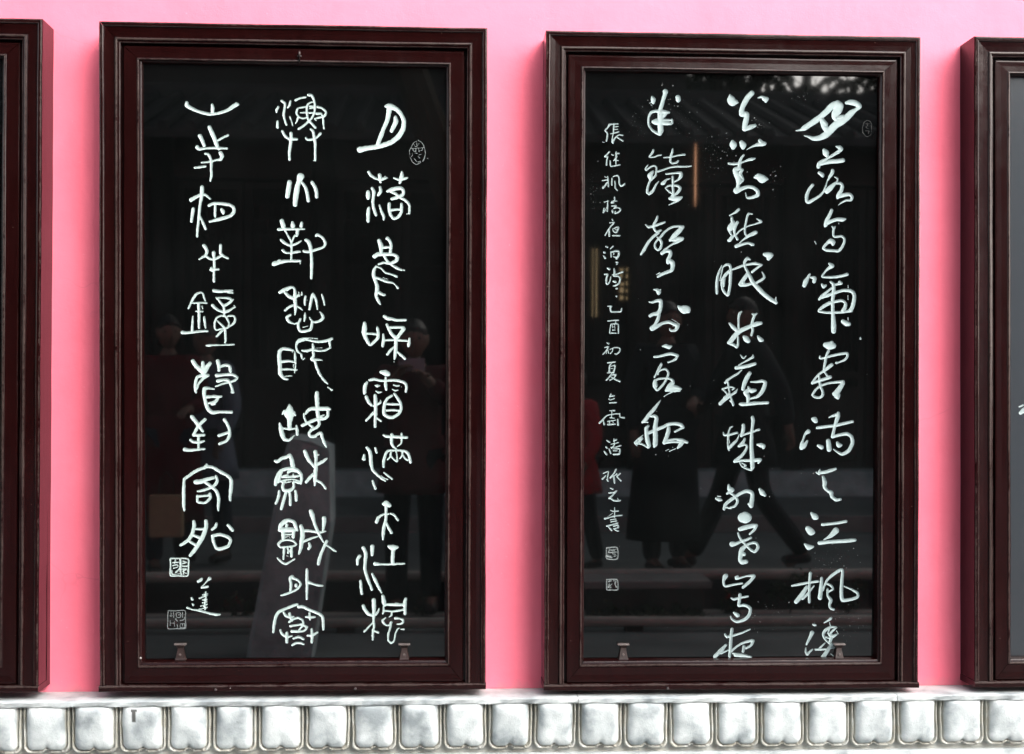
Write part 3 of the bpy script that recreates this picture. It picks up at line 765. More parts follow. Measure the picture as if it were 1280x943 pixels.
-2085,-4783,61 -2090,-5011,43
-2447,-5056,46 -2501,-5147,43 -2507,-5283,33
-2415,-5755,37 -2399,-5967,43 -2377,-6119,37
-2083,-5558,33 -1991,-5756,49 -1885,-5969,40 -1824,-6091,27
-1616,-4784,46 -1495,-4815,91 -1374,-4800,37
-1495,-4875,52 -1509,-5088,55 -1508,-5271,52
-2008,-5269,55 -1841,-5285,30 -1599,-5286,33 -1175,-5266,27
#c
-2338,-6469,48 -2289,-6576,48 -2193,-6692,48 -2078,-6741,39 -1982,-6712,39 -1915,-6616,29 -1886,-6539,15
-2041,-6306,58 -2036,-6480,58 -2030,-6693,48 -2043,-6867,39 -2029,-7060,35 -2057,-7214,33 -2066,-7427,29
-2077,-6963,27 -2192,-7078,25 -2307,-7203,27
-2057,-7156,35 -1990,-7195,33 -1913,-7225,33
-2105,-7311,14 -2057,-7349,35
-1782,-6192,48 -1752,-6346,64 -1733,-6443,48
-1137,-6271,44 -1165,-6407,58 -1155,-6542,43 -1155,-6697,43
-1713,-6433,39 -1502,-6434,43 -1309,-6445,43 -1156,-6426,39
-1425,-6386,14 -1329,-6416,19
-1761,-6501,23 -1761,-6617,33 -1780,-6694,23
-1742,-6607,29 -1521,-6627,27 -1347,-6609,33 -1194,-6581,29
-1521,-6637,23 -1539,-6734,27 -1607,-6791,12
-1703,-6810,19 -1789,-6887,35 -1750,-6965,33 -1673,-7023,23 -1577,-7014,23 -1548,-6946,39
-1548,-6946,35 -1577,-7120,25 -1624,-7274,29 -1624,-7448,23 -1547,-7526,35 -1460,-7469,23 -1422,-7256,23 -1365,-7140,23 -1307,-7102,15
-1269,-7141,19 -1192,-7141,33
-1424,-6821,39 -1308,-6831,25 -1212,-6871,35 -1221,-6948,33 -1289,-6986,29 -1385,-6995,15
"""
GLYPHS_B = """\
#c
5850,8082,29 5884,8007,76 5880,7913,42
5875,8066,25 5927,8024,34
5774,7903,12 5842,7930,12
5817,7861,8 5860,7820,8
6234,8241,76 6217,8156,59 6175,8019,56 6133,7866,59 6091,7730,59 6092,7611,85 6101,7441,93 6093,7272,85 6103,7136,85 6077,7025,51
6340,7648,34 6237,7664,51 6117,7662,76 5963,7677,42 5826,7641,42 5758,7504,34 5751,7301,30 5846,7149,34 5966,7066,42 6077,7017,42
6254,7630,51 6186,7544,51
6426,7446,25 6427,7344,34 6324,7334,59 6153,7357,76 5982,7372,93 5896,7371,59
6187,7426,42 6426,7429,25
6595,8077,76 6603,8017,76 6604,7975,42
#c
5893,6564,30 5863,6483,34 5781,6370,24 5925,6365,20 6027,6413,22 6120,6425,20
5741,6135,14 5670,6042,20 5691,5992,28 5803,6074,24 5916,6117,24 5988,6067,26 5978,5954,24 5958,5832,28 5846,5729,37 5785,5646,30 5734,5483,34 5724,5361,41 5786,5320,45 5889,5403,41 5970,5567,28 6052,5674,12
5886,5953,34 5804,5830,81 5825,5749,61 5805,5667,26
6448,6602,24 6438,6510,34 6397,6388,34 6388,6245,34 6450,6195,30 6563,6216,28 6614,6264,24
6202,6355,20 6398,6371,22 6603,6421,22 6798,6450,28
6030,5955,30 6194,6008,26 6399,6078,26 6605,6105,28 6810,6103,28 6985,6120,20
6266,5887,26 6379,5898,26 6585,5921,30 6688,5912,51 6688,5820,51 6607,5717,30 6483,5655,20
6452,5817,30 6463,5654,37 6464,5471,34 6485,5288,41
6380,5755,16 6277,5724,26 6196,5631,55 6155,5610,45
6258,5489,24 6319,5541,26 6443,5562,26 6587,5554,37 6669,5494,45 6629,5391,45 6526,5308,37 6382,5368,28 6289,5438,24 6258,5489,24
6383,5184,51 6506,5186,81 6630,5187,71 6722,5229,30
6485,5288,61 6403,5185,41
6610,5126,34 6486,5063,24 6353,5001,14
#c
6024,4673,27 5993,4567,38 5919,4440,36 5930,4313,36 5994,4229,36 6048,4240,36 6122,4277,27
5685,4427,21 5770,4364,40 5898,4387,36 6025,4430,36 6153,4474,36 6238,4511,25
6048,4198,42 5899,4081,40 5751,3910,42 5646,3719,48 5551,3581,32
6006,4082,17 6091,4019,42 6145,3914,38 6114,3766,38 6040,3712,36 5954,3785,32 5964,3912,29 6049,4019,27 6133,4104,36 6239,4232,32 6367,4328,32 6494,4382,32 6665,4394,36 6750,4374,42
6750,4374,53 6665,4278,69 6538,4150,74 6453,4044,63 6390,3990,42
6368,4001,25 6496,4002,53 6645,4045,53 6752,4047,46
6741,4015,38 6582,3939,42 6454,3875,25 6327,3789,25 6221,3703,32
6157,3618,53 6242,3672,53 6391,3673,53 6392,3557,53 6328,3430,53 6329,3345,46
6339,3430,63 6457,3346,74 6468,3240,63 6437,3134,53 6288,3070,46 6139,3005,46 6043,2941,32
6000,3004,11 6096,3058,17
#c
5922,2574,14 6030,2557,53 6067,2504,71 6067,2450,36
6120,2576,21
5789,2224,18 5888,2207,32 6014,2253,44 6122,2253,59 6132,2146,57 6114,2003,53 6052,1895,62 5907,1867,50 5827,1822,50
6079,1859,50 6052,1734,50 5981,1590,44 5909,1482,71
5891,1464,80 6017,1519,53 6179,1609,44 6360,1646,44 6504,1593,50 6613,1540,62 6577,1433,44 6487,1396,36 6415,1414,36 6388,1458,18
6487,1522,14
6449,1727,7 6594,1648,7 6685,1577,7
6628,2114,18 6701,2043,71 6809,2008,125 6900,2026,89 6918,1972,71
#c
6180,949,19 6287,959,58 6366,930,58 6444,950,23 6376,882,23
5956,646,35 6112,666,35 6289,716,43 6445,736,43 6622,688,44
6622,679,35 6564,581,39 6446,522,25 6349,492,23
6153,462,23 6085,335,25 6017,179,27 5959,62,27
6172,433,21 6134,336,14 6085,238,14 6056,141,23
6075,218,19 6173,277,23 6281,297,35 6360,200,33 6321,44,33 6234,-112,35 6117,-248,35 6039,-307,33 5950,-191,43 5959,-54,35 6076,14,33 6233,34,29 6351,35,35
5979,-35,48 5999,-191,48
6351,35,35 6469,-13,39 6489,-91,58 6391,-189,68 6294,-316,39
6372,-247,77 6529,-227,77 6646,-246,58 6725,-266,29
6294,-316,29 6529,-315,48 6686,-314,35
6470,-364,19 6353,-413,15 6236,-491,12
#c
6138,-593,10 6060,-701,33 5944,-857,54 5807,-1013,54 5710,-1150,58 5622,-1228,35
5612,-1228,23 5769,-1227,23
5847,-1062,23 5964,-1052,48 6023,-1110,58 5995,-1285,64 5986,-1460,77 5996,-1655,73 5988,-1850,72 5959,-1938,29
5789,-1334,33 5731,-1403,54 5741,-1578,62 5772,-1772,68 5811,-1889,58 5792,-1948,39
5790,-1539,48 5927,-1480,48 6064,-1421,54 6220,-1362,48 6377,-1284,48 6573,-1264,48 6730,-1303,58 6799,-1371,39
6790,-1371,39 6672,-1439,33 6555,-1498,29
6377,-1382,48 6359,-1518,62 6301,-1693,58 6252,-1810,58
6262,-1810,48 6438,-1791,39 6674,-1790,29
6379,-1752,43 6575,-1712,29 6772,-1751,58 6910,-1799,39
6753,-1809,77 6694,-1907,48 6636,-1966,29
6577,-1985,14 6401,-2063,15
6293,-2044,10 6381,-2005,10
6498,-1946,10
5634,-1597,10 5517,-1695,23 5400,-1812,29 5459,-1899,15
5595,-1695,48 5517,-1792,39 5420,-1831,29 5596,-1851,29 5773,-1948,29
#c
8100,8170,30 8138,8027,125 8174,7974,125 8265,7975,72
8338,7958,18
8737,8234,75 8628,8124,79 8538,7979,79 8466,7834,72 8440,7690,80 8431,7617,63
8486,7618,80 8595,7638,63 8577,7494,80 8542,7349,80 8524,7205,72
8543,7187,54 8706,7261,72 8833,7308,45
8911,8101,13 9029,8130,39 9103,8077,72 9176,8078,54 9139,8006,45
#c
8179,6835,52 8201,6751,108 8201,6668,62
8444,6817,62 8486,6745,100 8487,6661,52
8973,6877,52 9037,6794,83 9122,6795,52
8593,6610,8 8741,6696,25 8910,6761,52 9037,6773,62
8509,6452,27 8446,6378,37 8394,6252,46 8384,6126,52
8077,6206,37 8214,6197,37 8383,6220,35 8531,6274,25 8679,6329,42 8743,6340,46 8838,6366,21
8384,6084,62 8258,6020,73 8322,5874,93 8365,5749,93 8355,5623,52 8345,5540,62
8469,6033,42 8406,5917,62 8502,5751,25 8408,5666,42
8303,5435,93 8430,5478,62 8620,5543,48 8790,5524,52 8917,5421,58 8918,5316,58 8791,5252,46 8664,5229,42 8601,5249,25 8568,5375,12
8830,5817,31 8936,5840,93 9043,5778,125 9127,5779,73 9212,5770,21
#c
8378,4898,36 8297,4825,39 8207,4771,21 8107,4716,21
8171,4663,32 8180,4573,44 8208,4502,71 8154,4393,98 8118,4339,80
8335,4521,44 8263,4412,62 8245,4287,44 8264,4179,36 8337,4036,36
8100,4285,36 8155,4178,32
8282,4179,18 8192,4107,50 8120,4016,53 8084,3998,44
8769,4767,18 8660,4775,32 8615,4685,32 8589,4541,32 8562,4415,32 8554,4290,32 8573,4182,32 8646,4111,27
8897,4634,12 8988,4581,32 9024,4546,36 8861,4481,21 8662,4425,21 8499,4343,21 8391,4270,23 8309,4180,21
8872,4239,53 8754,4184,57 8645,4129,44 8501,4020,21 8411,3938,18
8302,3839,53 8393,3875,53 8520,3904,39 8647,3932,36 8792,3888,44
8738,3861,18
#c
7893,3287,15 7825,3131,29 7767,2955,39 7748,2741,44 7750,2488,39
7836,2858,19 7884,3054,19 7923,3229,23 8021,3308,33 8119,3289,43 8150,3153,44 8141,2958,48 8132,2744,43 8104,2549,43 8065,2431,39 7946,2548,43 7896,2703,39 7905,2859,43 7983,2996,48 8101,3114,48
7954,2898,48 7946,2684,29
8160,3153,25 8317,3213,33 8494,3283,35 8671,3323,33 8868,3345,48 9046,3307,29
9026,3297,33 8888,3198,33 8771,3100,35
8709,3460,23 8630,3489,48 8552,3391,43 8553,3274,35 8633,3118,43 8712,2963,54 8792,2808,62 8951,2633,68 9129,2459,68 9308,2324,64 9467,2227,54
9466,2383,15 9466,2286,29
8653,3060,58 8535,2903,58 8418,2746,48
8438,2707,35 8595,2728,48 8753,2768,39
8516,2786,58
8891,2789,33 9028,2868,43 9127,2947,35 9097,3044,25 9057,3102,15
9123,3610,48 9222,3591,87 9320,3592,68 9242,3494,58
#c
8476,1966,18 8413,1903,44 8386,1768,32 8387,1588,32 8388,1480,32
8133,1613,36 8224,1515,59 8334,1426,62 8443,1391,53
9041,1637,44 8914,1609,68 8769,1554,57 8587,1481,62 8406,1391,71 8262,1246,71 8154,1102,71 8100,1065,50
8127,1048,44 8263,994,44 8336,941,39 8372,1031,32 8371,1229,27
8785,1896,27 8840,1860,44 8804,1734,41 8769,1572,44 8797,1429,39 8761,1285,32
8903,1906,27 8849,1861,36
8553,1230,53 8607,1176,89 8662,1122,71
8952,1250,32 9025,1161,71 9080,1143,44
#c
8441,722,9 8497,650,32 8542,614,21 8606,687,13
8806,724,13 8807,661,39 8761,625,36 8598,534,23 8397,424,18
8872,463,45 8689,408,54 8525,371,54 8325,343,54
8489,289,18 8362,171,32 8235,99,30 8072,-11,36 8008,-83,36
8081,-65,27 8109,-209,27 8147,-425,27 8240,-696,36
7927,-264,23 8055,-227,32 8182,-209,27 8274,-244,21 8210,-290,18
7927,-273,21 8037,-372,27 8074,-462,27
8365,-262,11 8311,-353,39 8202,-425,36 8093,-498,54 7966,-589,54 7866,-688,54
8128,-389,21 7983,-516,36
8130,-588,14 8203,-660,21 8240,-732,27
8718,191,54 8637,64,66 8565,-99,63 8520,-270,50
8747,-62,21 8893,-61,32 9075,-33,45 9167,-78,54 9131,-223,59 9059,-368,59 8950,-477,45 8786,-531,30 8731,-550,21
8675,-207,27 8712,-279,54 8603,-370,72 8676,-496,63 8668,-658,45
8876,-296,45 8785,-315,72
8422,-695,21 8495,-704,57 8677,-694,50 8860,-676,54 9042,-666,45 9243,-656,45
#c
8223,-1346,23 8164,-1376,23 8116,-1493,23 8107,-1610,39 8088,-1767,19 8108,-1923,39 8128,-2020,29
7958,-1513,15 7988,-1591,33 8146,-1581,35 8362,-1522,33
8422,-1571,14 8363,-1727,29 8265,-1825,48 8148,-1942,48
8107,-1630,10 8147,-1825,12
8539,-1307,48 8539,-1434,54 8501,-1570,48 8481,-1619,35
8501,-1600,35 8639,-1551,29 8777,-1511,35 8895,-1462,29 9003,-1432,35
8804,-1081,48 8824,-1179,54 8805,-1335,43 8787,-1531,48 8778,-1726,54 8779,-1922,58 8790,-2117,64 8801,-2313,68 8812,-2508,64 8783,-2596,29
8580,-1697,35 8541,-1785,48 8404,-1912,29
8424,-1912,35 8581,-1863,33 8651,-1922,33 8582,-2078,43 8465,-2215,48 8308,-2333,48
8288,-2352,43 8505,-2323,35 8702,-2322,43 8900,-2312,58 9038,-2302,48 8979,-2391,29
8446,-2391,23 8506,-2489,23 8664,-2567,33 8783,-2596,33
8505,-2391,19 8624,-2469,23 8545,-2489,15
8956,-1863,29 9055,-1882,68 9134,-1901,58 9125,-1960,39
#c
8119,-3030,29 8149,-3146,71 8221,-3174,71 8077,-3275,34
7758,-3419,34 7845,-3448,57 7918,-3463,29
7801,-3347,14 7888,-3362,20
7992,-3722,43 8020,-3607,48 8136,-3492,51 8310,-3376,48 8484,-3261,48 8658,-3203,57 8804,-3261,57 8805,-3434,63 8777,-3622,71
8718,-3578,43
8164,-3261,29 8310,-3347,43 8383,-3492,40 8311,-3636,37 8166,-3679,29
8050,-3664,34 8195,-3708,20
9022,-3145,37 9095,-3246,80 9169,-3319,48
#c
8589,-3881,86 8604,-3953,157 8619,-3982,157
8531,-3968,143 8662,-3968,143
8460,-4299,63 8606,-4256,71 8780,-4213,66 8926,-4199,57
8926,-4213,48 8868,-4329,40 8738,-4444,29
8403,-4415,29 8477,-4588,34 8608,-4732,37 8784,-4906,40 8901,-4950,43 8988,-4820,48 8929,-4704,40 8783,-4704,34 8667,-4761,43 8522,-4877,71 8493,-4992,71 8581,-5021,57
8782,-4545,34 8666,-4603,40 8491,-4660,37 8346,-4718,51 8230,-4732,80
8493,-4992,71 8465,-5165,63 8524,-5252,71 8640,-5238,63
#c
8060,-5643,63 8031,-5672,71 7988,-5802,40 8033,-5946,34 8265,-5904,34 8527,-5861,29
8366,-5716,51 8439,-5717,29 8643,-5659,23 8817,-5646,48 8876,-5660,48 8760,-5804,48 8557,-5977,40
8322,-5673,20 8381,-5687,63
#c
8224,-6293,29 8297,-6322,37 8471,-6280,34 8704,-6237,29
8471,-6193,51 8457,-6323,48 8429,-6496,43
8443,-6511,37 8618,-6497,43 8764,-6584,48 8751,-6758,48 8620,-6901,48 8388,-6972,40 8242,-6900,29 8198,-6813,20
8299,-6712,34 8401,-6785,63
#c
8040,-7332,29 8099,-7404,40 8302,-7362,34 8535,-7291,31 8768,-7191,20
8243,-7188,51 8215,-7390,48 8202,-7679,48 8175,-7968,43
8071,-7635,34 7926,-7793,63 7753,-7965,57
7927,-7880,29 8130,-7794,23
8218,-7824,34 8392,-7680,31 8566,-7580,34 8828,-7509,43
8857,-7524,48 8799,-7654,37 8654,-7740,29
8595,-7681,43 8567,-7826,43
8276,-7882,29 8568,-7941,57 8801,-7986,29
8335,-7940,43 8539,-7956,43
#c
11234,7954,116 11070,7898,98 10925,7752,89 10761,7606,80 10598,7478,89 10435,7368,80 10271,7258,80 10162,7202,36 10017,7174,12
11289,7901,125 11235,7774,133 11162,7684,107 11145,7575,80 11218,7505,71
11489,7994,44 11599,8014,80 11727,7997,89 11837,7945,80 11874,7892,62 11764,7800,53 11637,7708,89 11510,7581,98 11364,7471,107 11182,7360,107 11037,7214,107 10892,7069,98 10710,6976,80 10528,6956,62 10382,7008,36 10273,7033,21
10762,7462,53 10836,7319,80 10928,7213,107
11400,7597,62 11254,7559,62
10780,7498,71 10890,7374,71
#c
10846,6628,51 10898,6547,97 10930,6465,51
11199,6735,24 11303,6706,61 11345,6665,61 11242,6572,51 11076,6467,41 10910,6373,34 10744,6289,41 10682,6237,41
10682,6144,57 10703,6216,57 10848,6259,57 11056,6303,61 11264,6316,65 11399,6338,61
10715,5970,51 10788,5920,61 10809,5879,41
11099,6037,51 11079,5954,51 11017,5872,41 10976,5769,20
10955,5789,14 10914,5624,20 10843,5439,30 10729,5314,37 10584,5221,41 10418,5126,51 10356,5146,51 10344,5290,51 10406,5475,45 10519,5620,45
11163,5853,16 11246,5813,24 11226,5720,24 11143,5647,51 11019,5523,81 10936,5440,71
11226,5669,30 11330,5680,41 11383,5609,51 11353,5465,57 11270,5341,61 11250,5259,41
11270,5300,61 11437,5343,57 11582,5365,51 11666,5304,45 11646,5201,37 11500,5190,30 11376,5127,24 11282,5054,12
#c
11079,4899,44 11016,4754,53 10944,4609,62 10908,4483,62 10890,4438,32
10944,4537,71 11090,4593,53 11236,4639,50 11382,4632,62 11482,4651,27
11291,4541,9 11282,4505,7
11091,4431,21 11137,4377,36 11128,4269,32 11138,4161,32 11202,4135,32 11367,4154,36 11449,4092,36 11450,3984,39 11387,3839,39 11278,3730,44 11113,3738,39 10949,3745,44 10839,3798,39 10893,3889,39 10984,3979,44
11182,4432,18 11164,4377,21
10984,3979,53 11057,4016,71 11112,3981,80 11121,3909,36
10591,3994,18 10628,3922,14
#c
11019,3358,36 11094,3298,68 10995,3224,43 10897,3125,29 10811,2990,29 10997,2967,36 11220,2981,41 11418,3019,41 11542,3057,46
10451,3048,29 10378,2925,53 10329,2827,72 10292,2729,60
10477,2963,29 10588,2939,60 10576,2841,56
10812,2758,36 10850,2697,53 10924,2734,29
11060,2833,29 11147,2760,53 11148,2565,56 11125,2320,53 11126,2075,53 11140,1831,60 11154,1586,77 11155,1415,72
11320,2835,43 11370,2799,43 11221,2761,36
11098,2662,29 10950,2539,36 10802,2415,48 10728,2329,36
10753,2366,36 10975,2441,48 11173,2516,43 11421,2591,43 11645,2581,53 11744,2496,53 11746,2300,56 11697,2104,60 11648,2030,60
11673,2006,43 11425,1967,36 11177,1953,41 10929,1952,36 10730,1987,43
10730,2024,36 10853,2122,53 11026,2221,53 11224,2272,41 11398,2297,41 11498,2225,41 11486,2102,53 11425,2004,60
11427,1698,60 11526,1637,80 11601,1626,60
11569,2739,12 11574,2666,12
11575,1809,12 11580,1736,12
11571,2446,10 11572,2323,10
#c
10924,1016,76 11036,995,120 11148,995,87
11103,1083,54
11940,1242,17 11945,1198,28
11015,851,39 10960,730,39 10927,576,41 10895,421,39 10884,289,39
10759,685,26 10771,619,26 10927,653,33 11127,709,37 11328,754,37 11551,777,39 11563,689,37 11486,589,37 11329,522,26 11240,500,37
11107,444,54 10995,356,54 10907,278,39 10773,200,33 10640,68,33 10552,-65,39 10541,-98,33
10907,223,26 10974,135,33
10729,178,26 10752,2,37 10775,-174,37 10843,-306,39 10844,-438,43 10755,-505,39 10621,-483,39 10554,-428,37 10620,-307,37 10731,-196,33 10842,-141,33 11020,-85,33 11199,-62,37 11333,-51,43 11445,-39,43
11064,91,54 10908,36,48 10730,-20,43 10574,-65,48
11445,-83,54 11356,-216,72 11268,-349,87 11201,-393,76
11223,-393,87 11268,-437,98 11291,-503,54
#c
10555,-1119,45 10617,-1143,84 10648,-1179,66
10434,-1483,66 10342,-1559,36 10282,-1726,27 10252,-1848,60
10268,-1909,99 10237,-1954,66
10405,-1757,30 10329,-1878,60
11308,-949,45 11293,-1056,66 11233,-1238,54 11187,-1421,45 11143,-1634,51
11047,-1072,21 11154,-1026,36 11277,-995,51
10695,-1376,42 10910,-1345,45 11187,-1314,45 11464,-1253,45 11725,-1191,42
11143,-1634,45 11312,-1588,45 11558,-1548,51 11697,-1632,54 11729,-1815,54 11623,-2028,57 11438,-2135,51 11315,-2089,36 11176,-1998,18
11020,-1755,66 11037,-1907,75 11043,-1998,75
10729,-1893,45 10821,-1938,66
11282,-1800,36 11329,-1876,75 11406,-1876,30
#c
10779,-2576,15 10770,-2667,45 10949,-2652,51 11102,-2606,51 11241,-2561,36
10687,-2667,30 10764,-2713,36
10873,-2789,42 10920,-2941,69 10921,-3093,54 11014,-3199,45 11106,-3245,66 11138,-3366,51 11262,-3458,51 11385,-3443,39
#c
10545,-3847,41 10639,-3943,95 10684,-3967,68
10443,-4293,85 10530,-4379,108 10583,-4396,68
10359,-4739,34 10464,-4825,85 10585,-4808,41
10859,-4173,44 11050,-4156,41 11328,-4122,41 11554,-4081,41
11260,-4346,95 11122,-4483,68 11018,-4551,34 10914,-4603,20
10775,-4705,57 11053,-4672,51 11366,-4655,54 11645,-4638,57 11819,-4621,47
#c
9984,-5939,27 10192,-5899,41 10435,-5855,37 10747,-5811,37
10520,-5581,47 10497,-5804,41 10489,-6113,41 10490,-6405,41
10418,-5975,51 10263,-6215,74 10108,-6403,61
10627,-5942,20 10437,-6181,34 10299,-6318,34
10851,-5719,41 10835,-5977,61 10802,-6286,68
10888,-6080,24 10991,-5805,34 11164,-5634,44 11372,-5497,47 11459,-5497,41 11443,-5773,47 11428,-6116,54 11464,-6357,57 11690,-6341,47 11899,-6273,44 11898,-6153,44 11723,-6049,30 11514,-5962,20
10991,-5874,30 11131,-5943,34 11183,-6030,27 11062,-6115,27
11027,-6046,34 11028,-6218,34 11116,-6356,57 11082,-6493,37 11117,-6597,34 11205,-6631,34
#c
10594,-7057,22 10641,-7076,40 10688,-7085,22
10577,-7299,64 10539,-7392,46 10465,-7541,37 10418,-7634,31
10400,-7727,13 10401,-7839,37 10439,-7924,40 10504,-7859,33 10589,-7785,24
11131,-6882,40 11046,-6947,31 10933,-7012,18
11084,-7003,13 11113,-7097,18
11274,-7135,22 11123,-7143,37 10991,-7208,46 10916,-7301,46 10917,-7413,37 10993,-7526,28 11126,-7648,33
11293,-7154,22 11180,-7246,33 11105,-7339,37
11086,-7209,22 11049,-7320,22 11163,-7414,55 11295,-7359,28
11162,-7396,55 11107,-7545,46
10993,-7432,33 11125,-7470,22
11294,-7247,13 11342,-7341,13
10956,-7600,18 10862,-7693,31 10787,-7767,28
10683,-7785,31 10844,-7786,33 11032,-7768,28 11278,-7705,33
11164,-7639,46 11051,-7787,55 10939,-7955,64 10902,-8010,64
11128,-7918,13 11223,-7984,18
#c
4722,7288,18 4632,7278,32 4578,7187,21 4507,7106,25 4570,7026,21 4562,6883,25 4544,6802,23
4427,6773,11 4490,6765,11
4758,7306,20 4750,7172,20 4741,7046,20
4767,7297,18 4875,7299,18
4768,7217,16 4876,7227,14
4768,7136,16 4867,7146,14
4660,7013,11 4777,7038,16 4894,7075,20
4732,7010,14 4715,6885,21 4724,6786,39 4734,6742,18
4742,6813,23 4796,6904,20 4904,6986,16 5003,6978,23
4850,6913,16 4922,6869,20 5013,6817,25
#c
4627,6498,23 4564,6426,21 4501,6362,25 4582,6363,21
4582,6346,21 4556,6256,21 4551,6121,25
4690,6427,14 4753,6401,13
4825,6492,20 4826,6349,23 4817,6241,21 4821,6116,18
4816,6456,18 4906,6457,21
4853,6367,18 4745,6240,14
4763,6258,13 4889,6251,16
4655,6239,20 4664,6114,20 4701,6087,21 4935,6131,18
#c
4428,5677,15 4512,5688,17 4606,5710,17
4584,5793,17 4600,5658,19 4607,5502,19
4501,5792,10 4553,5762,10
4575,5616,17 4512,5532,23 4450,5469,31
4585,5637,12 4512,5574,10
4710,5743,21 4705,5555,25
4742,5795,15 4867,5828,21 4914,5745,21 4921,5599,25 4974,5527,27 5057,5570,23 5078,5601,15
4795,5660,21 4801,5577,21 4806,5463,23 4869,5401,19
#c
4483,5063,12 4619,5096,15
4588,5106,15 4588,4950,21 4579,4804,19
4484,4876,25 4463,4761,21
4557,4908,10 4495,4782,10
4786,5202,23 4787,5119,23 4703,5055,15 4686,5034,15 4766,5045,15
4703,5086,15 4850,5098,15
4704,4951,17 4829,4963,21 4798,4910,19
4725,4826,27 4736,4764,25
4767,4889,17 4872,4911,21 4956,4870,23 4925,4797,21 4809,4744,21 4809,4806,17
#c
4716,4576,17 4737,4545,21
4653,4471,17 4779,4483,21 4685,4378,19 4592,4241,21 4519,4116,23
4633,4304,21 4640,4096,27
4770,4306,19 4874,4359,19 4906,4328,21 4843,4202,23 4770,4222,21 4728,4305,12
4812,4285,12 4854,4275,12
4739,4107,21 4938,4109,23
#c
4540,3796,21 4594,3779,27
4477,3634,23 4514,3617,30
4478,3527,18 4523,3464,30
4747,3798,23 4666,3726,14
4685,3645,20 4694,3502,21
4685,3627,14 4811,3664,27 4901,3665,27 4920,3593,32 4884,3494,27 4776,3502,18
4766,3574,18 4775,3601,18
4839,3449,21 4866,3449,21
4840,3350,21 4885,3342,21
4858,3297,27
#c
4597,3169,27 4651,3151,30
4507,2998,21 4598,2999,21 4562,2891,27 4563,2747,27 4599,2720,23 4653,2784,20 4688,2927,13
4777,3161,18 4796,3072,32 4778,2982,27
4724,2982,13 4868,3010,18 5030,3074,27
4778,2955,27 4905,2947,25 4959,2876,25 4924,2750,25 4834,2686,27 4761,2668,18
4761,2802,27 4815,2785,39
4843,2597,23 4879,2597,21
4853,2372,27
#c
4603,2090,14 4714,2090,17 4680,2039,25 4689,1971,29 4715,1929,20 4868,1930,20 4979,1939,22 5005,2024,17
#c
4605,1665,17 4750,1683,17 4912,1692,19
4699,1581,17 4674,1445,19 4666,1343,20 4683,1309,14
4699,1581,14 4870,1590,20 4913,1548,19 4913,1412,20 4914,1319,20
4836,1650,14 4836,1599,15
4733,1564,10 4742,1479,12
4802,1564,10 4811,1462,12
4751,1411,22 4811,1412,14
4717,1326,19 4854,1318,19
4768,1496,10 4811,1505,8
#c
4582,1045,17 4633,1020,24
4531,909,17 4634,935,19 4549,799,19 4473,714,20
4600,935,12 4566,731,14
4600,884,12 4635,748,17
4668,851,12 4788,902,17 4890,911,17 4959,878,20 4951,801,20 4874,724,22 4806,732,15
4754,885,14 4737,800,17 4686,732,14
#c
4609,467,19 4823,496,21
4716,457,15 4663,372,21 4663,222,26
4695,372,13 4824,394,23 4803,287,23 4782,180,23
4695,308,11 4770,308,11
4599,179,17 4782,201,17
4739,180,17 4664,72,21 4579,-24,23
4675,105,13 4846,137,21 4782,30,21 4675,-24,21
4696,73,15 4826,-2,26 4955,-55,30
#c
4709,-430,21 4677,-483,21
4667,-494,17 4806,-472,19
4656,-569,23 4699,-590,15 4807,-547,15
4668,-676,19 4861,-664,21
#c
4669,-900,13 4819,-893,19
4733,-911,13 4728,-1103,17
4380,-1254,28 4487,-1146,23 4594,-1039,19 4787,-996,17 4970,-985,17
4959,-995,15 4981,-1081,17 5089,-1102,26
4680,-1103,15 4809,-1113,15
4487,-1168,17 4520,-1296,26
4616,-1210,15 4852,-1167,15
4659,-1189,15 4681,-1296,19
4906,-1145,21 4918,-1306,30
4627,-1296,26 4832,-1284,21
4767,-1188,11 4778,-1295,11
#c
4592,-1754,18 4674,-1799,25
4575,-1943,25 4602,-1970,23
4521,-2069,20 4585,-2150,30
4872,-1727,27 4791,-1772,18
4710,-1862,13 4927,-1816,18
4800,-1709,14 4810,-1871,18 4729,-1979,18
4711,-1952,13 4855,-1943,14 4999,-1897,21
4666,-1997,20 4711,-2123,23
4765,-1997,13 4964,-1996,23 4946,-2140,27 4784,-2150,23
4783,-2051,13 4892,-2050,13
#c
4497,-2698,16 4641,-2644,18 4624,-2770,20 4616,-2914,18
4471,-2860,23 4570,-2761,14
4588,-2878,13 4652,-2923,14
4867,-2581,23 4804,-2698,20 4696,-2824,23
4733,-2806,16 4895,-2716,14
4805,-2788,23 4824,-2968,25
4877,-2698,13 4895,-2806,13
4985,-2698,21 4895,-2788,18 5004,-2905,23
#c
4701,-3118,17 4772,-3145,26
4667,-3258,21 4807,-3241,23 4878,-3197,21
4860,-3215,26 4773,-3320,23 4676,-3407,30
4702,-3390,30 4791,-3468,26 4914,-3486,26 4993,-3469,21
4914,-3407,10 4932,-3477,17
#c
4827,-3679,14 4828,-3810,17 4828,-3950,17
4713,-3757,14 4792,-3784,17 4933,-3775,23
4635,-3933,7 4775,-3836,10
4547,-3994,31 4705,-3950,19 4881,-3915,19 5039,-3898,19
4705,-4029,12 4864,-4003,17
4723,-4090,14 4881,-4055,21
4601,-4204,26 4759,-4169,21 4917,-4117,21
4654,-4230,23 4742,-4327,26
4794,-4213,14 4917,-4178,23 4935,-4248,21 4812,-4283,14
4795,-4283,14 4883,-4336,23 4944,-4345,19
#sealfine
4606,-4830,21 4905,-4822,21 4915,-5146,21 4617,-5137,21 4598,-4983,18 4606,-4830,21
4688,-4876,27 4670,-4930,21
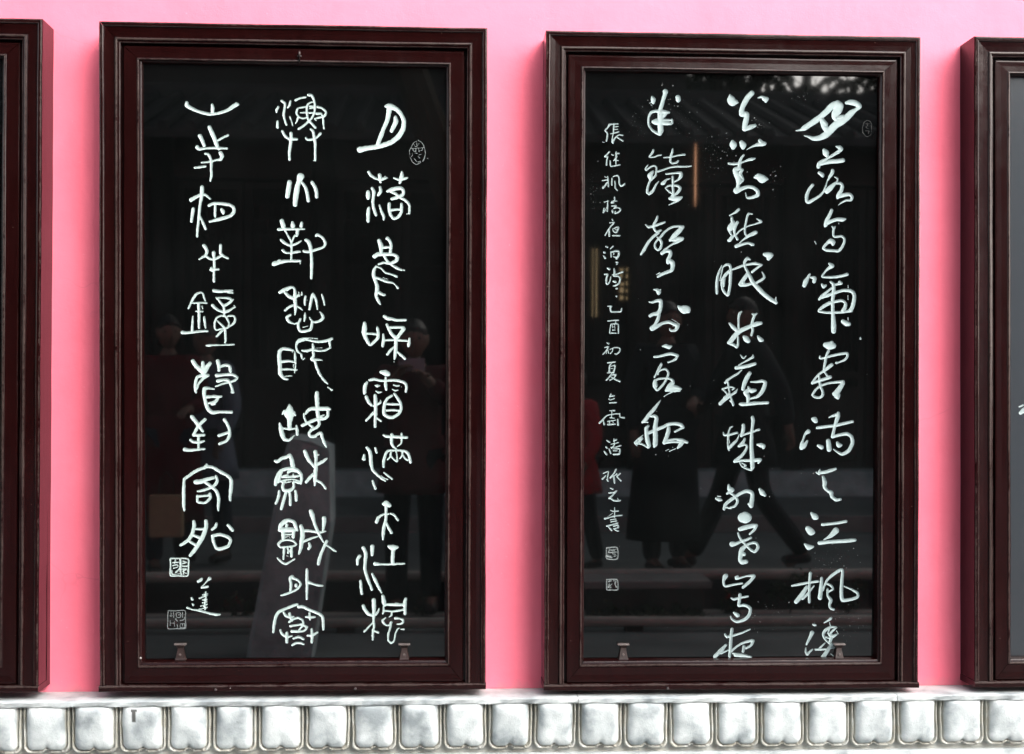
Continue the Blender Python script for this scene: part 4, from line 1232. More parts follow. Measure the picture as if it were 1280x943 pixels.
4796,-4858,11 4760,-4912,18 4833,-4912,18
4652,-4966,21 4779,-4957,18 4887,-4948,18
4634,-5056,45 4743,-5092,39
4779,-5002,21 4869,-5011,13
4815,-5074,18 4870,-5056,18
4706,-4894,14 4869,-4876,13
#sealfine
4610,-5740,23 4764,-5731,18 4909,-5741,21 4937,-5867,16 4928,-6029,21 4766,-6038,13 4621,-6028,23 4611,-5884,21 4610,-5740,21
4674,-5794,27 4728,-5776,27
4692,-5866,18 4657,-5938,23 4729,-5957,18
4873,-5795,27 4855,-5885,18 4892,-5957,18
4711,-6011,18
4819,-5777,21
4639,-5974,14 4765,-5867,13
#sealfaint
11987,7363,14 12017,7451,12 12096,7501,12 12185,7473,10 12226,7396,10 12226,7278,8 12227,7142,8 12178,7063,10 12099,7032,12 12029,7080,12 11979,7158,19 11968,7216,14 11968,7304,8 11987,7363,10
12096,7453,8 12116,7355,8 12057,7305,8 12137,7258,10
12037,7403,7 12176,7405,7
12058,7198,8 12157,7199,8 12138,7121,10
"""
# ------------------------------------------------------------------ the pink wall
def wall():
    v = [(-30, 0, 0.0), (9, 0, 0.0), (9, 0, 3.5), (-30, 0, 3.5), (-30, 0.35, 0.0), (9, 0.35, 0.0), (9, 0.35, 3.5), (-30, 0.35, 3.5)]
    f = [(0, 1, 2, 3), (5, 4, 7, 6), (3, 2, 6, 7), (1, 5, 6, 2), (4, 0, 3, 7)]
    o = obj("pink_wall", v, f, M_WALL)
    tag(o, "smooth pink plastered garden wall behind the four framed panels", "wall")
    # keep the object-space noise and the wall together
    return o


wall()

# ------------------------------------------------------------------ marble plinth with a row of carved petals
PETX = [-1.9544, -1.8230, -1.6916, -1.5602, -1.4287, -1.2971, -1.1717, -1.0394, -0.9087, -0.7765, -0.6515, -0.525, -0.3936, -0.2651, -0.135, -0.0078, 0.1187, 0.2479, 0.3719,
        0.5031, 0.6336, 0.7646, 0.8949, 1.0256, 1.1568, 1.2908, 1.4136, 1.5485, 1.6839, 1.8150, 1.9460, 2.0770]
JOINTS = [-1.9544, -0.8 - 0.5, 0.374, 1.2885, 2.0770]
ZT = 0.4615


def plinth():
    root = empty("marble_plinth", (0, 0, 0))
    tag(root, "white marble plinth below the frames, carved with a row of rounded petals", "plinth")
    base = MB()
    base.box((-30, -0.100, -0.06), (9, -0.002, 0.300), 0)
    base.build("base_course", M_MARBLE, root)
    # coping slabs: slightly uneven front lip
    for a, b in zip(JOINTS[:-1], JOINTS[1:]):
        a2, b2 = a + 0.0009, b - 0.0009
        nx = max(8, int((b2 - a2) / 0.012))
        prof = [(-0.0015, 0.0), (-0.060, 0.0002), (-0.110, 0.0), (-0.1225, -0.0008), (-0.1252, -0.0035), (-0.1248, -0.0120), (-0.1235, -0.0160), (-0.116, -0.0185), (-0.08, -0.019)]
        V, F = [], []
        g = []
        sg = []
        for i in range(nx + 1):
            x = a2 + (b2 - a2) * i / nx
            e = min(i, nx - i)
            chip = 0.0016 * max(0, 1 - e * 0.6)
            for j, (y, z) in enumerate(prof):
                wob = 0.0009 * math.sin(x * 37 + j) + 0.0008 * math.sin(x * 91 + 2.1 * j) + rnd.uniform(-.0004, .0004)
                yy = y + (wob + chip if 3 <= j <= 6 else 0)
                zz = ZT + z + (wob * 0.5 - chip * .4 if 3 <= j <= 6 else 0) + 0.0006 * math.sin(x * 5.1)
                V.append((x, yy, zz))
                g.append(0.6 if j >= 7 else 0.0)
                sg.append((0.16 + 0.13 * math.sin(x * 23 + 3 * math.sin(x * 7)) + rnd.uniform(0, .10)) if 4 <= j <= 6 else 0.0)
        k = len(prof)
        for i in range(nx):
            for j in range(k - 1):
                F.append((i * k + j, (i + 1) * k + j, (i + 1) * k + j + 1, i * k + j + 1)[::-1])
        F.append(tuple(range(k)))
        F.append(tuple(nx * k + j for j in range(k))[::-1])
        o = obj("coping_slab", V, F, M_MARBLE, root)
        at = o.data.attributes.new("groove", 'FLOAT', 'POINT')
        at.data.foreach_set("value", g)
        at = o.data.attributes.new("stain", 'FLOAT', 'POINT')
        at.data.foreach_set("value", [max(0.0, q) for q in sg])
    # petals
    for n, (xa, xb) in enumerate(zip(PETX[:-1], PETX[1:])):
        xc, pw = (xa + xb) / 2, xb - xa
        joint = any(abs(xa - j) < 0.006 or abs(xb - j) < 0.006 for j in JOINTS)
        nx, nz = 52, 42
        hgt = 0.150
        V, F, g, st = [], [], [], []
        s1, s2, s3 = rnd.uniform(-1, 1), rnd.uniform(-1, 1), rnd.uniform(0.85, 1.12)
        hw = pw / 2 - 0.0022
        ins = hw - 0.0098 + rnd.uniform(-.0010, .0008)
        for i in range(nx + 1):
            tt = 2 * i / nx - 1
            a = pw / 2 * math.copysign(1 - (1 - abs(tt)) ** 1.55, tt)
            for j in range(nz + 1):
                b = hgt * (j / nz)
                # cushion outline: two lobes meeting in a cusp
                aa = a + 0.0012 * s1 * math.sin(b * 55 + s2)
                bot = 0.1240 + s2 * .0012 - 0.0078 * math.exp(-((aa - .002 * s1) / 0.0085) ** 2)
                def inset(hw_, bot_):
                    fx = hw_ - abs(aa)
                    fb = bot_ - b
                    r = 0.020
                    px, pb = max(r - fx, 0), max(r - fb, 0)
                    return r - math.hypot(px, pb) if (px > 0 and pb > 0) else min(fx, fb, r * 4)
                fo = inset(hw, bot + 0.0090)
                fi = inset(ins, bot)
                ft = b + 0.0060
                h = 0.0
                gr = 0.0
                if fo > 0:
                    h += 0.0085 * math.sin(min(1, fo / 0.0036) * math.pi / 2)
                if fi > 0:
                    rise = (1 - math.exp(-fi / 0.0085)) * (1 - math.exp(-ft / 0.007))
                    h = 0.0060 + 0.0250 * s3 * rise * (1.06 - 0.62 * (b / 0.125) ** 1.35)
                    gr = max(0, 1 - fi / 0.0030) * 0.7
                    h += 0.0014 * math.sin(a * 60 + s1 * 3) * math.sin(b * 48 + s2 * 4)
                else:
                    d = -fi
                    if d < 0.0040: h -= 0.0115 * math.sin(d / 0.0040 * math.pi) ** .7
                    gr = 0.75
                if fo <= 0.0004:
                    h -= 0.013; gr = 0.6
                V.append((xc + a, -0.0985 - h, ZT - 0.0165 - b))
                g.append(min(1, gr))
                dx, dz = (xc + a + 0.8602) / 0.0045, b
                st.append(0.92 if (n == 8 and abs(dx) < 1.0 + (0.9 if dz < .014 else 0) and 0.004 < dz < 0.040) else 0.0)
        for i in range(nx):
            for j in range(nz):
                p = i * (nz + 1) + j
                F.append((p, p + 1, p + nz + 2, p + nz + 1))
        o = obj("petal", V, F, M_MARBLE, root, True)
        at = o.data.attributes.new("groove", 'FLOAT', 'POINT'); at.data.foreach_set("value", g)
        at = o.data.attributes.new("stain", 'FLOAT', 'POINT'); at.data.foreach_set("value", st)


plinth()

# ------------------------------------------------------------------ carved black slabs
TILT = R(0.5)
P0 = Vector((0, -0.068, 1.36))


def slab_pt(u, v, d=0.0):
    """u along x, v up the slab, d in front of its face; metres"""
    return (u, P0.y - v * math.sin(TILT) - d * math.cos(TILT), P0.z + v * math.cos(TILT) - d * math.sin(TILT))


def parse(txt):
    out = []
    for ln in txt.splitlines():
        if not ln: continue
        if ln[0] == '#': out.append((ln[1:], [])); continue
        out[-1][1].append([tuple(float(q) / 10.0 for q in t.split(',')) for t in ln.split()])
    return out


def smooth_line(pts):
    if len(pts) < 3: return pts
    P = [np.array(p) for p in pts]
    P = [2 * P[0] - P[1]] + P + [2 * P[-1] - P[-2]]
    out = []
    for i in range(1, len(P) - 2):
        for k in range(4):
            t = k / 4.0
            a, b, c, d = P[i - 1], P[i], P[i + 1], P[i + 2]
            q = 0.5 * ((2 * b) + (-a + c) * t + (2 * a - 5 * b + 4 * c - d) * t * t + (-a + 3 * b - 3 * c + d) * t ** 3)
            # keep tight corners tight: blend towards the straight chord
            q = 0.72 * q + 0.28 * (b + (c - b) * t)
            q[2] = b[2] + (c[2] - b[2]) * t
            out.append(q)
    out.append(P[-2])
    return [tuple(q) for q in out]


def value_noise(X, Y, cell, seed):
    rs = np.random.RandomState(seed)
    T = rs.rand(257, 257)
    x, y = X / cell, Y / cell
    xi, yi = np.floor(x).astype(int), np.floor(y).astype(int)
    fx, fy = x - xi, y - yi
    fx, fy = fx * fx * (3 - 2 * fx), fy * fy * (3 - 2 * fy)
    a = T[xi % 256, yi % 256]; b = T[(xi + 1) % 256, yi % 256]; c = T[xi % 256, (yi + 1) % 256]; d = T[(xi + 1) % 256, (yi + 1) % 256]
    return (a * (1 - fx) + b * fx) * (1 - fy) + (c * (1 - fx) + d * fx) * fy - 0.5


def carve_slab(root, glyphs, x0, x1, z0, z1, h, amp, mats, depthmax, plain_name="carved_character", face_mat=None):
    """one stone slab (millimetre grid) with every sign cut into its face"""
    nx, ny = int(round((x1 - x0) / h)), int(round((z1 - z0) / h))
    gx = x0 + h * np.arange(nx + 1)
    gz = z0 + h * np.arange(ny + 1)
    phi = np.full((nx + 1, ny + 1), 50.0)
    own = np.full((nx + 1, ny + 1), -1, int)
    for gi, (kind, strokes) in enumerate(glyphs):
        segs = []
        for s in strokes:
            L = smooth_line(s)
            if len(L) == 1: L = [L[0], (L[0][0] + .1, L[0][1], L[0][2])]
            for p, q in zip(L[:-1], L[1:]): segs.append((p, q))
        if kind in ('seal', 'sealdim', 'sealfine', 'sealfaint', 'thin'): am = 0.35
        else: am = amp
        for (ax, az, ar), (bx, bz, br) in segs:
            m = max(ar, br) + 4
            i0, i1 = int((min(ax, bx) - m - x0) / h), int((max(ax, bx) + m - x0) / h) + 2
            j0, j1 = int((min(az, bz) - m - z0) / h), int((max(az, bz) + m - z0) / h) + 2
            i0, i1, j0, j1 = max(i0, 0), min(i1, nx + 1), max(j0, 0), min(j1, ny + 1)
            if i0 >= i1 or j0 >= j1: continue
            X, Z = np.meshgrid(gx[i0:i1], gz[j0:j1], indexing='ij')
            dx, dz = bx - ax, bz - az
            L2 = dx * dx + dz * dz + 1e-9
            t = np.clip(((X - ax) * dx + (Z - az) * dz) / L2, 0, 1)
            d = np.hypot(X - ax - t * dx, Z - az - t * dz) - (ar + (br - ar) * t) * (0.985 if amp > .6 else 0.97)
            sub = phi[i0:i1, j0:j1]
            better = d < sub
            sub[better] = d[better]
            own[i0:i1, j0:j1][better] = gi
    X, Z = np.meshgrid(gx, gz, indexing='ij')
    nz_ = value_noise(X, Z, 3.1, 3) * 1.2 * amp + value_noise(X, Z, 1.6, 5) * amp * 1.3 + value_noise(X, Z, 11.0, 6) * amp * 0.8
    phi = np.where(phi < 8, phi + nz_, phi)
    phi[np.abs(phi) < 0.03] = 0.03
    phi[0, :] = phi[-1, :] = 20; phi[:, 0] = phi[:, -1] = 20
    ins = phi < 0
    cnt = ins[:-1, :-1].astype(int) + ins[1:, :-1] + ins[1:, 1:] + ins[:-1, 1:]

    def depth(p):
        return depthmax * (1 - math.exp(-max(0.0, -p) / (depthmax * 0.75)))

    # ---- slab face with the cuts left open
    SV, SF, sidx = [], [], {}

    def sv(key, u, v):
        k = sidx.get(key)
        if k is None:
            k = len(SV); sidx[key] = k
            SV.append(slab_pt(u / 1000, v / 1000))
        return k

    for j in range(ny):
        row = cnt[:, j] == 0
        i = 0
        while i < nx:
            if not row[i]: i += 1; continue
            k = i
            while k < nx and row[k]: k += 1
            SF.append((sv((i, j), gx[i], gz[j]), sv((k, j), gx[k], gz[j]), sv((k, j + 1), gx[k], gz[j + 1]), sv((i, j + 1), gx[i], gz[j + 1])))
            i = k
    # ---- glyph meshes
    GV = [[] for _ in glyphs]; GF = [[] for _ in glyphs]; GI = [{} for _ in glyphs]; GR = [[] for _ in glyphs]

    def gv(g, key, u, v, dep, rim):
        k = GI[g].get(key)
        if k is None:
            k = len(GV[g]); GI[g][key] = k
            GV[g].append(slab_pt(u / 1000, v / 1000, -dep / 1000))
            GR[g].append(rim)
        return k

    cells = np.argwhere(cnt > 0)
    for i, j in cells.tolist():
        cs = ((i, j), (i + 1, j), (i + 1, j + 1), (i, j + 1))
        o_ = [own[c] for c in cs if own[c] >= 0]
        g = max(set(o_), key=o_.count)
        if cnt[i, j] == 4:
            GF[g].append(tuple(gv(g, c, gx[c[0]], gz[c[1]], depth(phi[c]), max(0, 1 + phi[c] / 1.5)) for c in cs))
            continue
        pin, pout = [], []
        for q in range(4):
            c, d = cs[q], cs[(q + 1) % 4]
            pc, pd = phi[c], phi[d]
            if pc < 0: pin.append(gv(g, c, gx[c[0]], gz[c[1]], depth(pc), 1))
            else: pout.append(sv(c, gx[c[0]], gz[c[1]]))
            if (pc < 0) != (pd < 0):
                t = pc / (pc - pd)
                u = gx[c[0]] + (gx[d[0]] - gx[c[0]]) * t
                v = gz[c[1]] + (gz[d[1]] - gz[c[1]]) * t
                key = (min(c, d), max(c, d))
                pin.append(gv(g, key, u, v, 0.0, 1.0))
                pout.append(sv(key, u, v))
        if len(pin) >= 3: GF[g].append(tuple(pin))
        if len(pout) >= 3: SF.append(tuple(pout))
    # slab: face + sides + back
    n = len(SV)
    xa, xb, za, zb = gx[0] / 1000, gx[-1] / 1000, gz[0] / 1000, gz[-1] / 1000
    T = -0.020
    SV += [slab_pt(xa, za), slab_pt(xb, za), slab_pt(xb, zb), slab_pt(xa, zb), slab_pt(xa, za, T), slab_pt(xb, za, T), slab_pt(xb, zb, T), slab_pt(xa, zb, T)]
    SF += [(n + 5, n + 4, n + 7, n + 6), (n + 0, n + 4, n + 5, n + 1), (n + 3, n + 2, n + 6, n + 7), (n, n + 3, n + 7, n + 4), (n + 1, n + 5, n + 6, n + 2)]
    so = obj("stone_slab", SV, SF, face_mat or M_SLAB, root)
    for gi, (kind, _) in enumerate(glyphs):
        if not GF[gi]: continue
        mt = {'c': mats[0], 'thin': mats[1], 'seal': mats[0], 'sealdim': mats[1], 'sealfine': mats[2], 'sealfaint': M_CHAR_F}.get(kind, mats[0])
        nm = plain_name if kind == 'c' else "carved_seal"
        o = obj(nm, GV[gi], GF[gi], mt, so, True)
        at = o.data.attributes.new("rim", 'FLOAT', 'POINT'); at.data.foreach_set("value", [float(r) for r in GR[gi]])
    return so


# ------------------------------------------------------------------ frames
K = 1 / 443.0
CASE = [  # inset, depth behind the front, wear with painted edge highlight
    (0.0, 47.8, 0), (0.0, 6.0, 0), (0.0, 2.0, .2), (0.7, 0.5, .9), (2.0, 0.0, .7), (4.2, 0.0, .3), (5.2, 0.5, .95), (6.0, 1.4, .5), (6.6, 2.4, 0), (12.0, 3.2, 0), (18.2, 3.6, 0), (18.8, 2.4, .3),
    (19.6, 1.5, .9), (20.8, 1.2, 1.0), (22.0, 1.6, .8), (22.7, 3.2, .1), (23.5, 3.4, .3), (24.4, 3.6, .95), (25.2, 4.4, .5), (25.6, 12, 0), (29.2, 12.2, 0)]
INNER = [
    (28.6, 12.3, 0), (28.8, 6.6, .1), (29.4, 6.1, .4), (31, 6.0, 0), (37, 6.2, 0), (44.6, 6.0, .05), (45.4, 5.2, .7), (46.6, 4.9, 1.0), (47.6, 5.3, .8), (48.2, 7.2, .1), (49.4, 8.6, .15), (50.0, 9.0, .8),
    (50.6, 10, .3), (51.4, 17.0, 0), (51.6, 24, 0)]


def frame(name, label, xtl, xtr, xbl, xbr, zt, zb, slabfn, clips=(), nails=()):
    """corner X at top / bottom, Z at top / bottom"""
    root = empty(name, ((xbl + xbr) / 2, 0, zb))
    tag(root, label, "framed panel")
    ox, oz = root.location.x, root.location.z
    W, H = (xtr - xtl + xbr - xbl) / 2, zt - zb
    PF = 0.108

    def wp(u, v, d):
        t = v / H
        xl, xr = xbl + (xtl - xbl) * t, xbr + (xtr - xbr) * t
        return (xl + (xr - xl) * u / W - ox, -PF + d, zb + v - oz)

    seed = rnd.random() * 10

    def member(nm, prof, side, iL, iR, iT, iB, nseg, ends):
        V, F, wr = [], [], []
        k = len(prof)
        for s in range(nseg + 1):
            t = s / nseg
            for i, (_, d, wv) in enumerate(prof):
                if side in 'LR':
                    v0 = ends[0][i] if hasattr(ends[0], '__len__') else ends[0]
                    v1 = ends[1][i] if hasattr(ends[1], '__len__') else ends[1]
                    v = v0 + (v1 - v0) * t
                    u = iL[i] if side == 'L' else W - iR[i]
                    wob = 0.00035 * math.sin(v * 9 + i * .2 + seed) + .00025 * math.sin(v * 31 + seed)
                    u += wob
                else:
                    u0 = ends[0][i] if hasattr(ends[0], '__len__') else ends[0]
                    u1 = ends[1][i] if hasattr(ends[1], '__len__') else ends[1]
                    u = u0 + (u1 - u0) * t
                    v = H - iT[i] if side == 'T' else iB[i]
                    v += 0.0004 * math.sin(u * 11 + i * .2 + seed) + .00025 * math.sin(u * 37 + seed)
                V.append(wp(u, v, d * K + 0.0003 * math.sin((u + v) * 17 + seed)))
                wr.append(wv)
        flip = side in 'LB'
        for s in range(nseg):
            for i in range(k - 1):
                q = (s * k + i, s * k + i + 1, (s + 1) * k + i + 1, (s + 1) * k + i)
                F.append(q if flip != (side in 'TB') else q[::-1])
        F.append(tuple(range(k))); F.append(tuple(nseg * k + i for i in range(k)))
        o = obj(nm, V, F, M_LACQ, root)
        at = o.data.attributes.new("wear_glint", 'FLOAT', 'POINT'); at.data.foreach_set("value", wr)
        bmx = bmesh.new(); bmx.from_mesh(o.data); bmesh.ops.recalc_face_normals(bmx, faces=bmx.faces); bmx.to_mesh(o.data); bmx.free()
        return o

    cu = [p[0] * K for p in CASE]
    e = 0.0004
    vb = 8.3 * K
    member("casing_stile", CASE, 'L', cu, cu, cu, None, 36, (vb, [H - c - e for c in cu]))
    member("casing_stile", CASE, 'R', cu, cu, cu, None, 36, (vb, [H - c - e for c in cu]))
    member("casing_rail", CASE, 'T', cu, cu, cu, None, 24, ([c + e for c in cu], [W - c - e for c in cu]))
    SILL = [(0, 47.8, 0), (0, 4.0, 0), (0.3, 0.2, .3), (1.0, -1.2, .3), (4.6, -1.4, .2), (5.6, -1.5, .7), (6.6, -1.3, 1.0), (7.4, -0.4, .9), (7.9, 1.5, .8), (8.2, 6.5, .6), (8.2, 47.0, 0)]
    si = [p[0] * K for p in SILL]
    member("sill_rail", SILL, 'B', si, si, None, si, 24, (-0.0012, W + 0.0012))
    iu = [p[0] * K for p in INNER]
    a, b = INNER[0][0], INNER[-1][0]
    ib = [(8.7 + (p[0] - a) * (36.5 - 8.7) / (b - a)) * K for p in INNER]
    it = [(28.6 + (p[0] - a) * (48.8 - 28.6) / (b - a)) * K for p in INNER]
    member("inner_stile", INNER, 'L', iu, iu, it, ib, 30, ([c + e for c in ib], [H - c - e for c in it]))
    member("inner_stile", INNER, 'R', iu, iu, it, ib, 30, ([c + e for c in ib], [H - c - e for c in it]))
    member("inner_rail", INNER, 'T', iu, iu, it, ib, 20, ([c + e for c in iu], [W - c - e for c in iu]))
    member("inner_rail", INNER, 'B', iu, iu, it, ib, 20, ([c + e for c in iu], [W - c - e for c in iu]))
    bk = MB()
    bk.box(wp(0.004, 0.006, 0.078), wp(W - 0.004, H - 0.004, PF - 0.0015))
    bk.build("back_board", M_LACQ, root)
    x0 = min(xtl, xbl) + 0.108; x1 = max(xtr, xbr) - 0.108
    z0 = zb + 0.070; z1 = zt - 0.100
    holder = slabfn(root, x0 * 1000, x1 * 1000, (z0 - P0.z) * 1000, (z1 - P0.z) * 1000)
    holder.location = (-ox, 0, -oz)
    for cx, cz in clips:
        y = -0.0625
        c = MB()

        def ring(z, w_, d_):
            return [(cx - ox - w_, y, z), (cx - ox - w_ * .82, y - d_, z), (cx - ox + w_ * .82, y - d_, z), (cx - ox + w_, y, z)]
        lv = [(cz, .0165, .016), (cz + .003, .0165, .016), (cz + .0055, .0145, .013), (cz + .026, .0098, .009), (cz + .034, .0092, .008), (cz + .040, .0125, .012), (cz + .0425, .0160, .014)]
        V, F = [], []
        for z, w_, d_ in lv: V += [(p[0], p[1], p[2] - oz) for p in ring(z, w_, d_)]
        for i in range(len(lv) - 1):
            for q in range(3): F.append((i * 4 + q, i * 4 + q + 1, i * 4 + q + 5, i * 4 + q + 4))
        F.append((0, 1, 2, 3)); n = (len(lv) - 1) * 4; F.append((n, n + 1, n + 2, n + 3))
        co = obj("clip", V, F, M_CLIP, root)
        cap = MB(); cap.box((cx - ox - .0165, y - .0165, cz - oz + .0428), (cx - ox + .0165, y, cz - oz + .0472), .0012)
        cap.build("clip_cap", M_CLIPTOP, co)
        scr = MB(); scr.tube([(cx - ox, y - .0118, cz - oz + .016), (cx - ox, y - .0145, cz - oz + .016)], [.0035, .0030], 8)
        scr.build("screw_head", M_CLIPTOP, co)
    for nxp in nails:
        nl = MB()
        nl.tube([(nxp - ox, -PF - .0025, 2.6 * K), (nxp - ox, -PF - .0052, 2.6 * K)], [.0042, .0028], 8)
        nl.build("nail", M_NAIL, root)
    return root


def fn_a(root, *b): return carve_slab(root, parse(GLYPHS_A), *b, 1.0, 0.70, (M_CHAR_A, M_CHAR_D, M_CHAR_D), 3.0)
def fn_b(root, *b): return carve_slab(root, parse(GLYPHS_B), *b, 1.0, 0.40, (M_CHAR_B, M_CHAR_D, M_CHAR_D), 3.4)


def fn_plain(marks):
    def f(root, x0, x1, z0, z1):
        return carve_slab(root, marks, x0, x1, z0, z1, 4.0 if not marks else 1.6, 0.3, (M_CHAR_B, M_CHAR_D, M_CHAR_D), 3.0, face_mat=M_SLAB_SKY if marks else None)
    return f


frame("framed_calligraphy", "maroon framed black slab of angular seal-script characters, left of the two panels seen whole", -0.9687, 0.1121, -0.9605, 0.1130, 2.3490, 0.4830, fn_a,
      clips=((-0.7455, 0.5640), (-0.1171, 0.5600)), nails=(-0.640, -0.252))
frame("framed_calligraphy", "maroon framed black slab of flowing cursive characters with a narrow column of small writing", 0.2772, 1.3551, 0.2785, 1.3540, 2.3448, 0.4776, fn_b,
      clips=((0.5081, 0.5565), (1.1344, 0.5530)), nails=(0.63,))
frame("framed_calligraphy", "dark maroon frame cut by the left picture edge, only its right side showing", -2.2028, -1.1228, -2.2082, -1.1282, 2.3525, 0.4841, fn_plain([]))
# the last slab shows only the first touch of one stroke at the picture edge
mk = [('c', [[(1668.0, -93.0, 5.5), (1680, -84, 8), (1700, -80, 9)], [(1664.0, -75.0, 2.2), (1676, -70, 3)]])]
frame("framed_calligraphy", "maroon frame cut by the right picture edge, with a strip of black slab, reflected sky put into its grey colour", 1.5118, 2.5918, 1.5192, 2.5992, 2.3494, 0.4776, fn_plain(mk))


# small damage and fittings of the first frame
M_CHIP = mat_simple("bare_primer", (0.22, 0.20, 0.19), 0.2, 80, 0.7, 0.3, 0)
fr0 = bpy.data.objects["framed_calligraphy"]
for (cx, y, cz, sx, sz) in ((-0.9145, -0.1012, 0.649, .0028, .0060), (-0.8500, -0.0965, 0.5755, .0046, .0042), (-0.9120, -.1012, .662, .0012, .0014), (-0.5990, -0.1113, .4925, .0022, .0016)):
    V = [(cx, y - .0010, cz)] + [(cx + sx * math.cos(k * .9) * rnd.uniform(.6, 1.1), y, cz + sz * math.sin(k * .9) * rnd.uniform(.6, 1.1)) for k in range(7)]
    ch = obj("paint_chip", V, [(0, 1 + k, 1 + (k + 1) % 7) for k in range(7)], M_CHIP, fr0)
    ch.location = -fr0.location
hk = MB()
hk.tube([(-.415, -.1000, 2.276), (-.415, -.1035, 2.268), (-.415, -.1015, 2.252), (-.415, -.0985, 2.243)], [.0028, .0034, .0026, .0018], 7)
hk.tube([(-.421, -.1000, 2.262), (-.409, -.1000, 2.262)], .0020, 6)
ho = hk.build("hook", M_CLIP, fr0, True); ho.location = -fr0.location


# ------------------------------------------------------------------ paint flecks around the cursive signs
def flecks():
    V, F = [], []
    spots = [(0.62, 0.766, .085, .06, 80), (0.56, .72, .05, .05, 40), (0.68, .74, .06, .05, 35), (0.898, 0.736, .035, .02, 26), (0.78, 0.654, .06, .045, 60), (0.76, .60, .05, .06, 30), (0.945, 0.576, .022, .04, 26), (1.115, -0.531, .05, .07, 80),
             (1.128, -0.693, .09, .03, 50), (0.947, -0.662, .04, .02, 26), (0.418, 0.546, .02, .06, 46), (1.014, 0.806, .07, .03, 34), (0.901, -0.699, .03, .03, 22), (1.163, -0.728, .06, .04, 34), (1.0, -.28, .08, .06, 24), (0.62, -.2, .2, .5, 30), (0.9, 0, .3, .7, 60)]
    r2 = random.Random(11)
    for cx, cz, sx, sz, n in spots:
        for _ in range(n):
            u, v = r2.gauss(cx, sx * .6), r2.gauss(cz, sz * .6)
            if not (0.40 < u < 1.235 and -0.79 < v < 0.865): continue
            s = 0.0004 + 0.0015 * r2.random() ** 3
            el, a0 = r2.uniform(.4, 1), r2.uniform(0, 3.14)
            b = len(V)
            V.append(slab_pt(u, v, 0.0006))
            for k in range(7):
                th = 2 * math.pi * k / 7
                rr = s * r2.uniform(.6, 1.3)
                du, dv = rr * math.cos(th), rr * el * math.sin(th)
                V.append(slab_pt(u + du * math.cos(a0) - dv * math.sin(a0), v + du * math.sin(a0) + dv * math.cos(a0), 0.0001))
            for k in range(7): F.append((b, b + 1 + k, b + 1 + (k + 1) % 7))
    fr = [o for o in COL.objects if o.name.startswith("framed_calligraphy")][1]
    o = obj("paint_fleck", V, F, M_FLECK, fr)
    o.location = -fr.location
    o["kind"] = "stuff"


flecks()


# ------------------------------------------------------------------ the court in front of the wall (seen in the polished slabs)
M_PAVE = mat_simple("grey_paving", (0.19, 0.215, 0.215), 0.25, 3, 0.8, 0.3, 0.3, 0.004)
M_GROUND = mat_simple("earth", (0.10, 0.09, 0.07), 0.3, 1.5, 0.9, 0.2, 0.3, 0.01)
M_SOIL = mat_simple("bed_soil", (0.035, 0.028, 0.02), 0.3, 12, 0.95, 0.2, 0.4, 0.01)
M_STONE = mat_simple("grey_stone", (0.62, 0.74, 0.77), 0.35, 7, 0.85, 0.3, 0.6, 0.02)
M_EDGE = mat_simple("kerb_stone", (0.34, 0.34, 0.33), 0.2, 6, 0.8, 0.3, 0.4, 0.006)
M_WOOD = mat_simple("dark_timber", (0.028, 0.024, 0.022), 0.3, 5, 0.55, 0.4, 0.3, 0.004)
M_TILE = mat_simple("grey_roof_tile", (0.075, 0.078, 0.08), 0.3, 9, 0.8, 0.3, 0.3, 0.005)
M_PLAST = mat_simple("dark_plaster", (0.05, 0.048, 0.046), 0.2, 3, 0.9, 0.2, 0.2, 0.004)  # one even dark tone for the hall plaster
M_LEAF = mat_simple("evergreen_leaf", (0.045, 0.065, 0.028), 0.4, 3, 0.6, 0.4, 0)
M_LEAF2 = mat_simple("bed_leaf", (0.055, 0.085, 0.035), 0.4, 9, 0.6, 0.4, 0)
M_BARK = mat_simple("bark", (0.055, 0.042, 0.032), 0.3, 14, 0.9, 0.2, 0.5, 0.01)
M_RED = mat_simple("red_petal", (0.40, 0.02, 0.03), 0.2, 30, 0.6, 0.3, 0)
M_RAIL = mat_simple("pale_rail", (0.62, 0.60, 0.54), 0.2, 8, 0.6, 0.4, 0.2, 0.002)
M_GLOW = mat_simple("lit_paper", (0.8, 0.65, 0.4), 0.35, 8, 0.7, 0.3, 0, 0.002, ((1.0, 0.72, 0.38), 1.1))
M_TUBE = mat_simple("orange_emit", (0.8, 0.5, 0.35), 0.1, 8, 0.6, 0.3, 0, 0.002, ((1.0, 0.50, 0.28), 2.6))


def sheet(name, a, b, z, mat, **kw):
    o = obj(name, [(a[0], a[1], z), (b[0], a[1], z), (b[0], b[1], z), (a[0], b[1], z)], [(0, 1, 2, 3)], mat)
    tag(o, kind='structure', **kw)
    return o


sheet("ground", (-600, -600), (600, 600), -0.40, M_GROUND)
c = MB(); c.box((-14, -4.12, -0.39), (16, 0.0, -0.05)); tag(c.build("court_paving", M_PAVE), kind='structure')
c = MB(); c.box((-14, -7.0, -0.39), (16, -4.62, 0.10)); tag(c.build("terrace_paving", M_PAVE), kind='structure')
c = MB(); c.box((-14, -9.0, -0.39), (16, -7.06, 0.215)); tag(c.build("upper_paving", M_PAVE), kind='structure')
c = MB(); c.box((-14, -7.058, -0.38), (16, -6.98, 0.232)); tag(c.build("kerb", M_EDGE), kind='structure')
c = MB(); c.box((-14, -4.618, -0.38), (16, -4.50, 0.112)); tag(c.build("terrace_kerb", M_TILE), kind='structure')
sheet("planting_bed", (-14, -4.6), (16, -4.1), -0.345, M_SOIL)

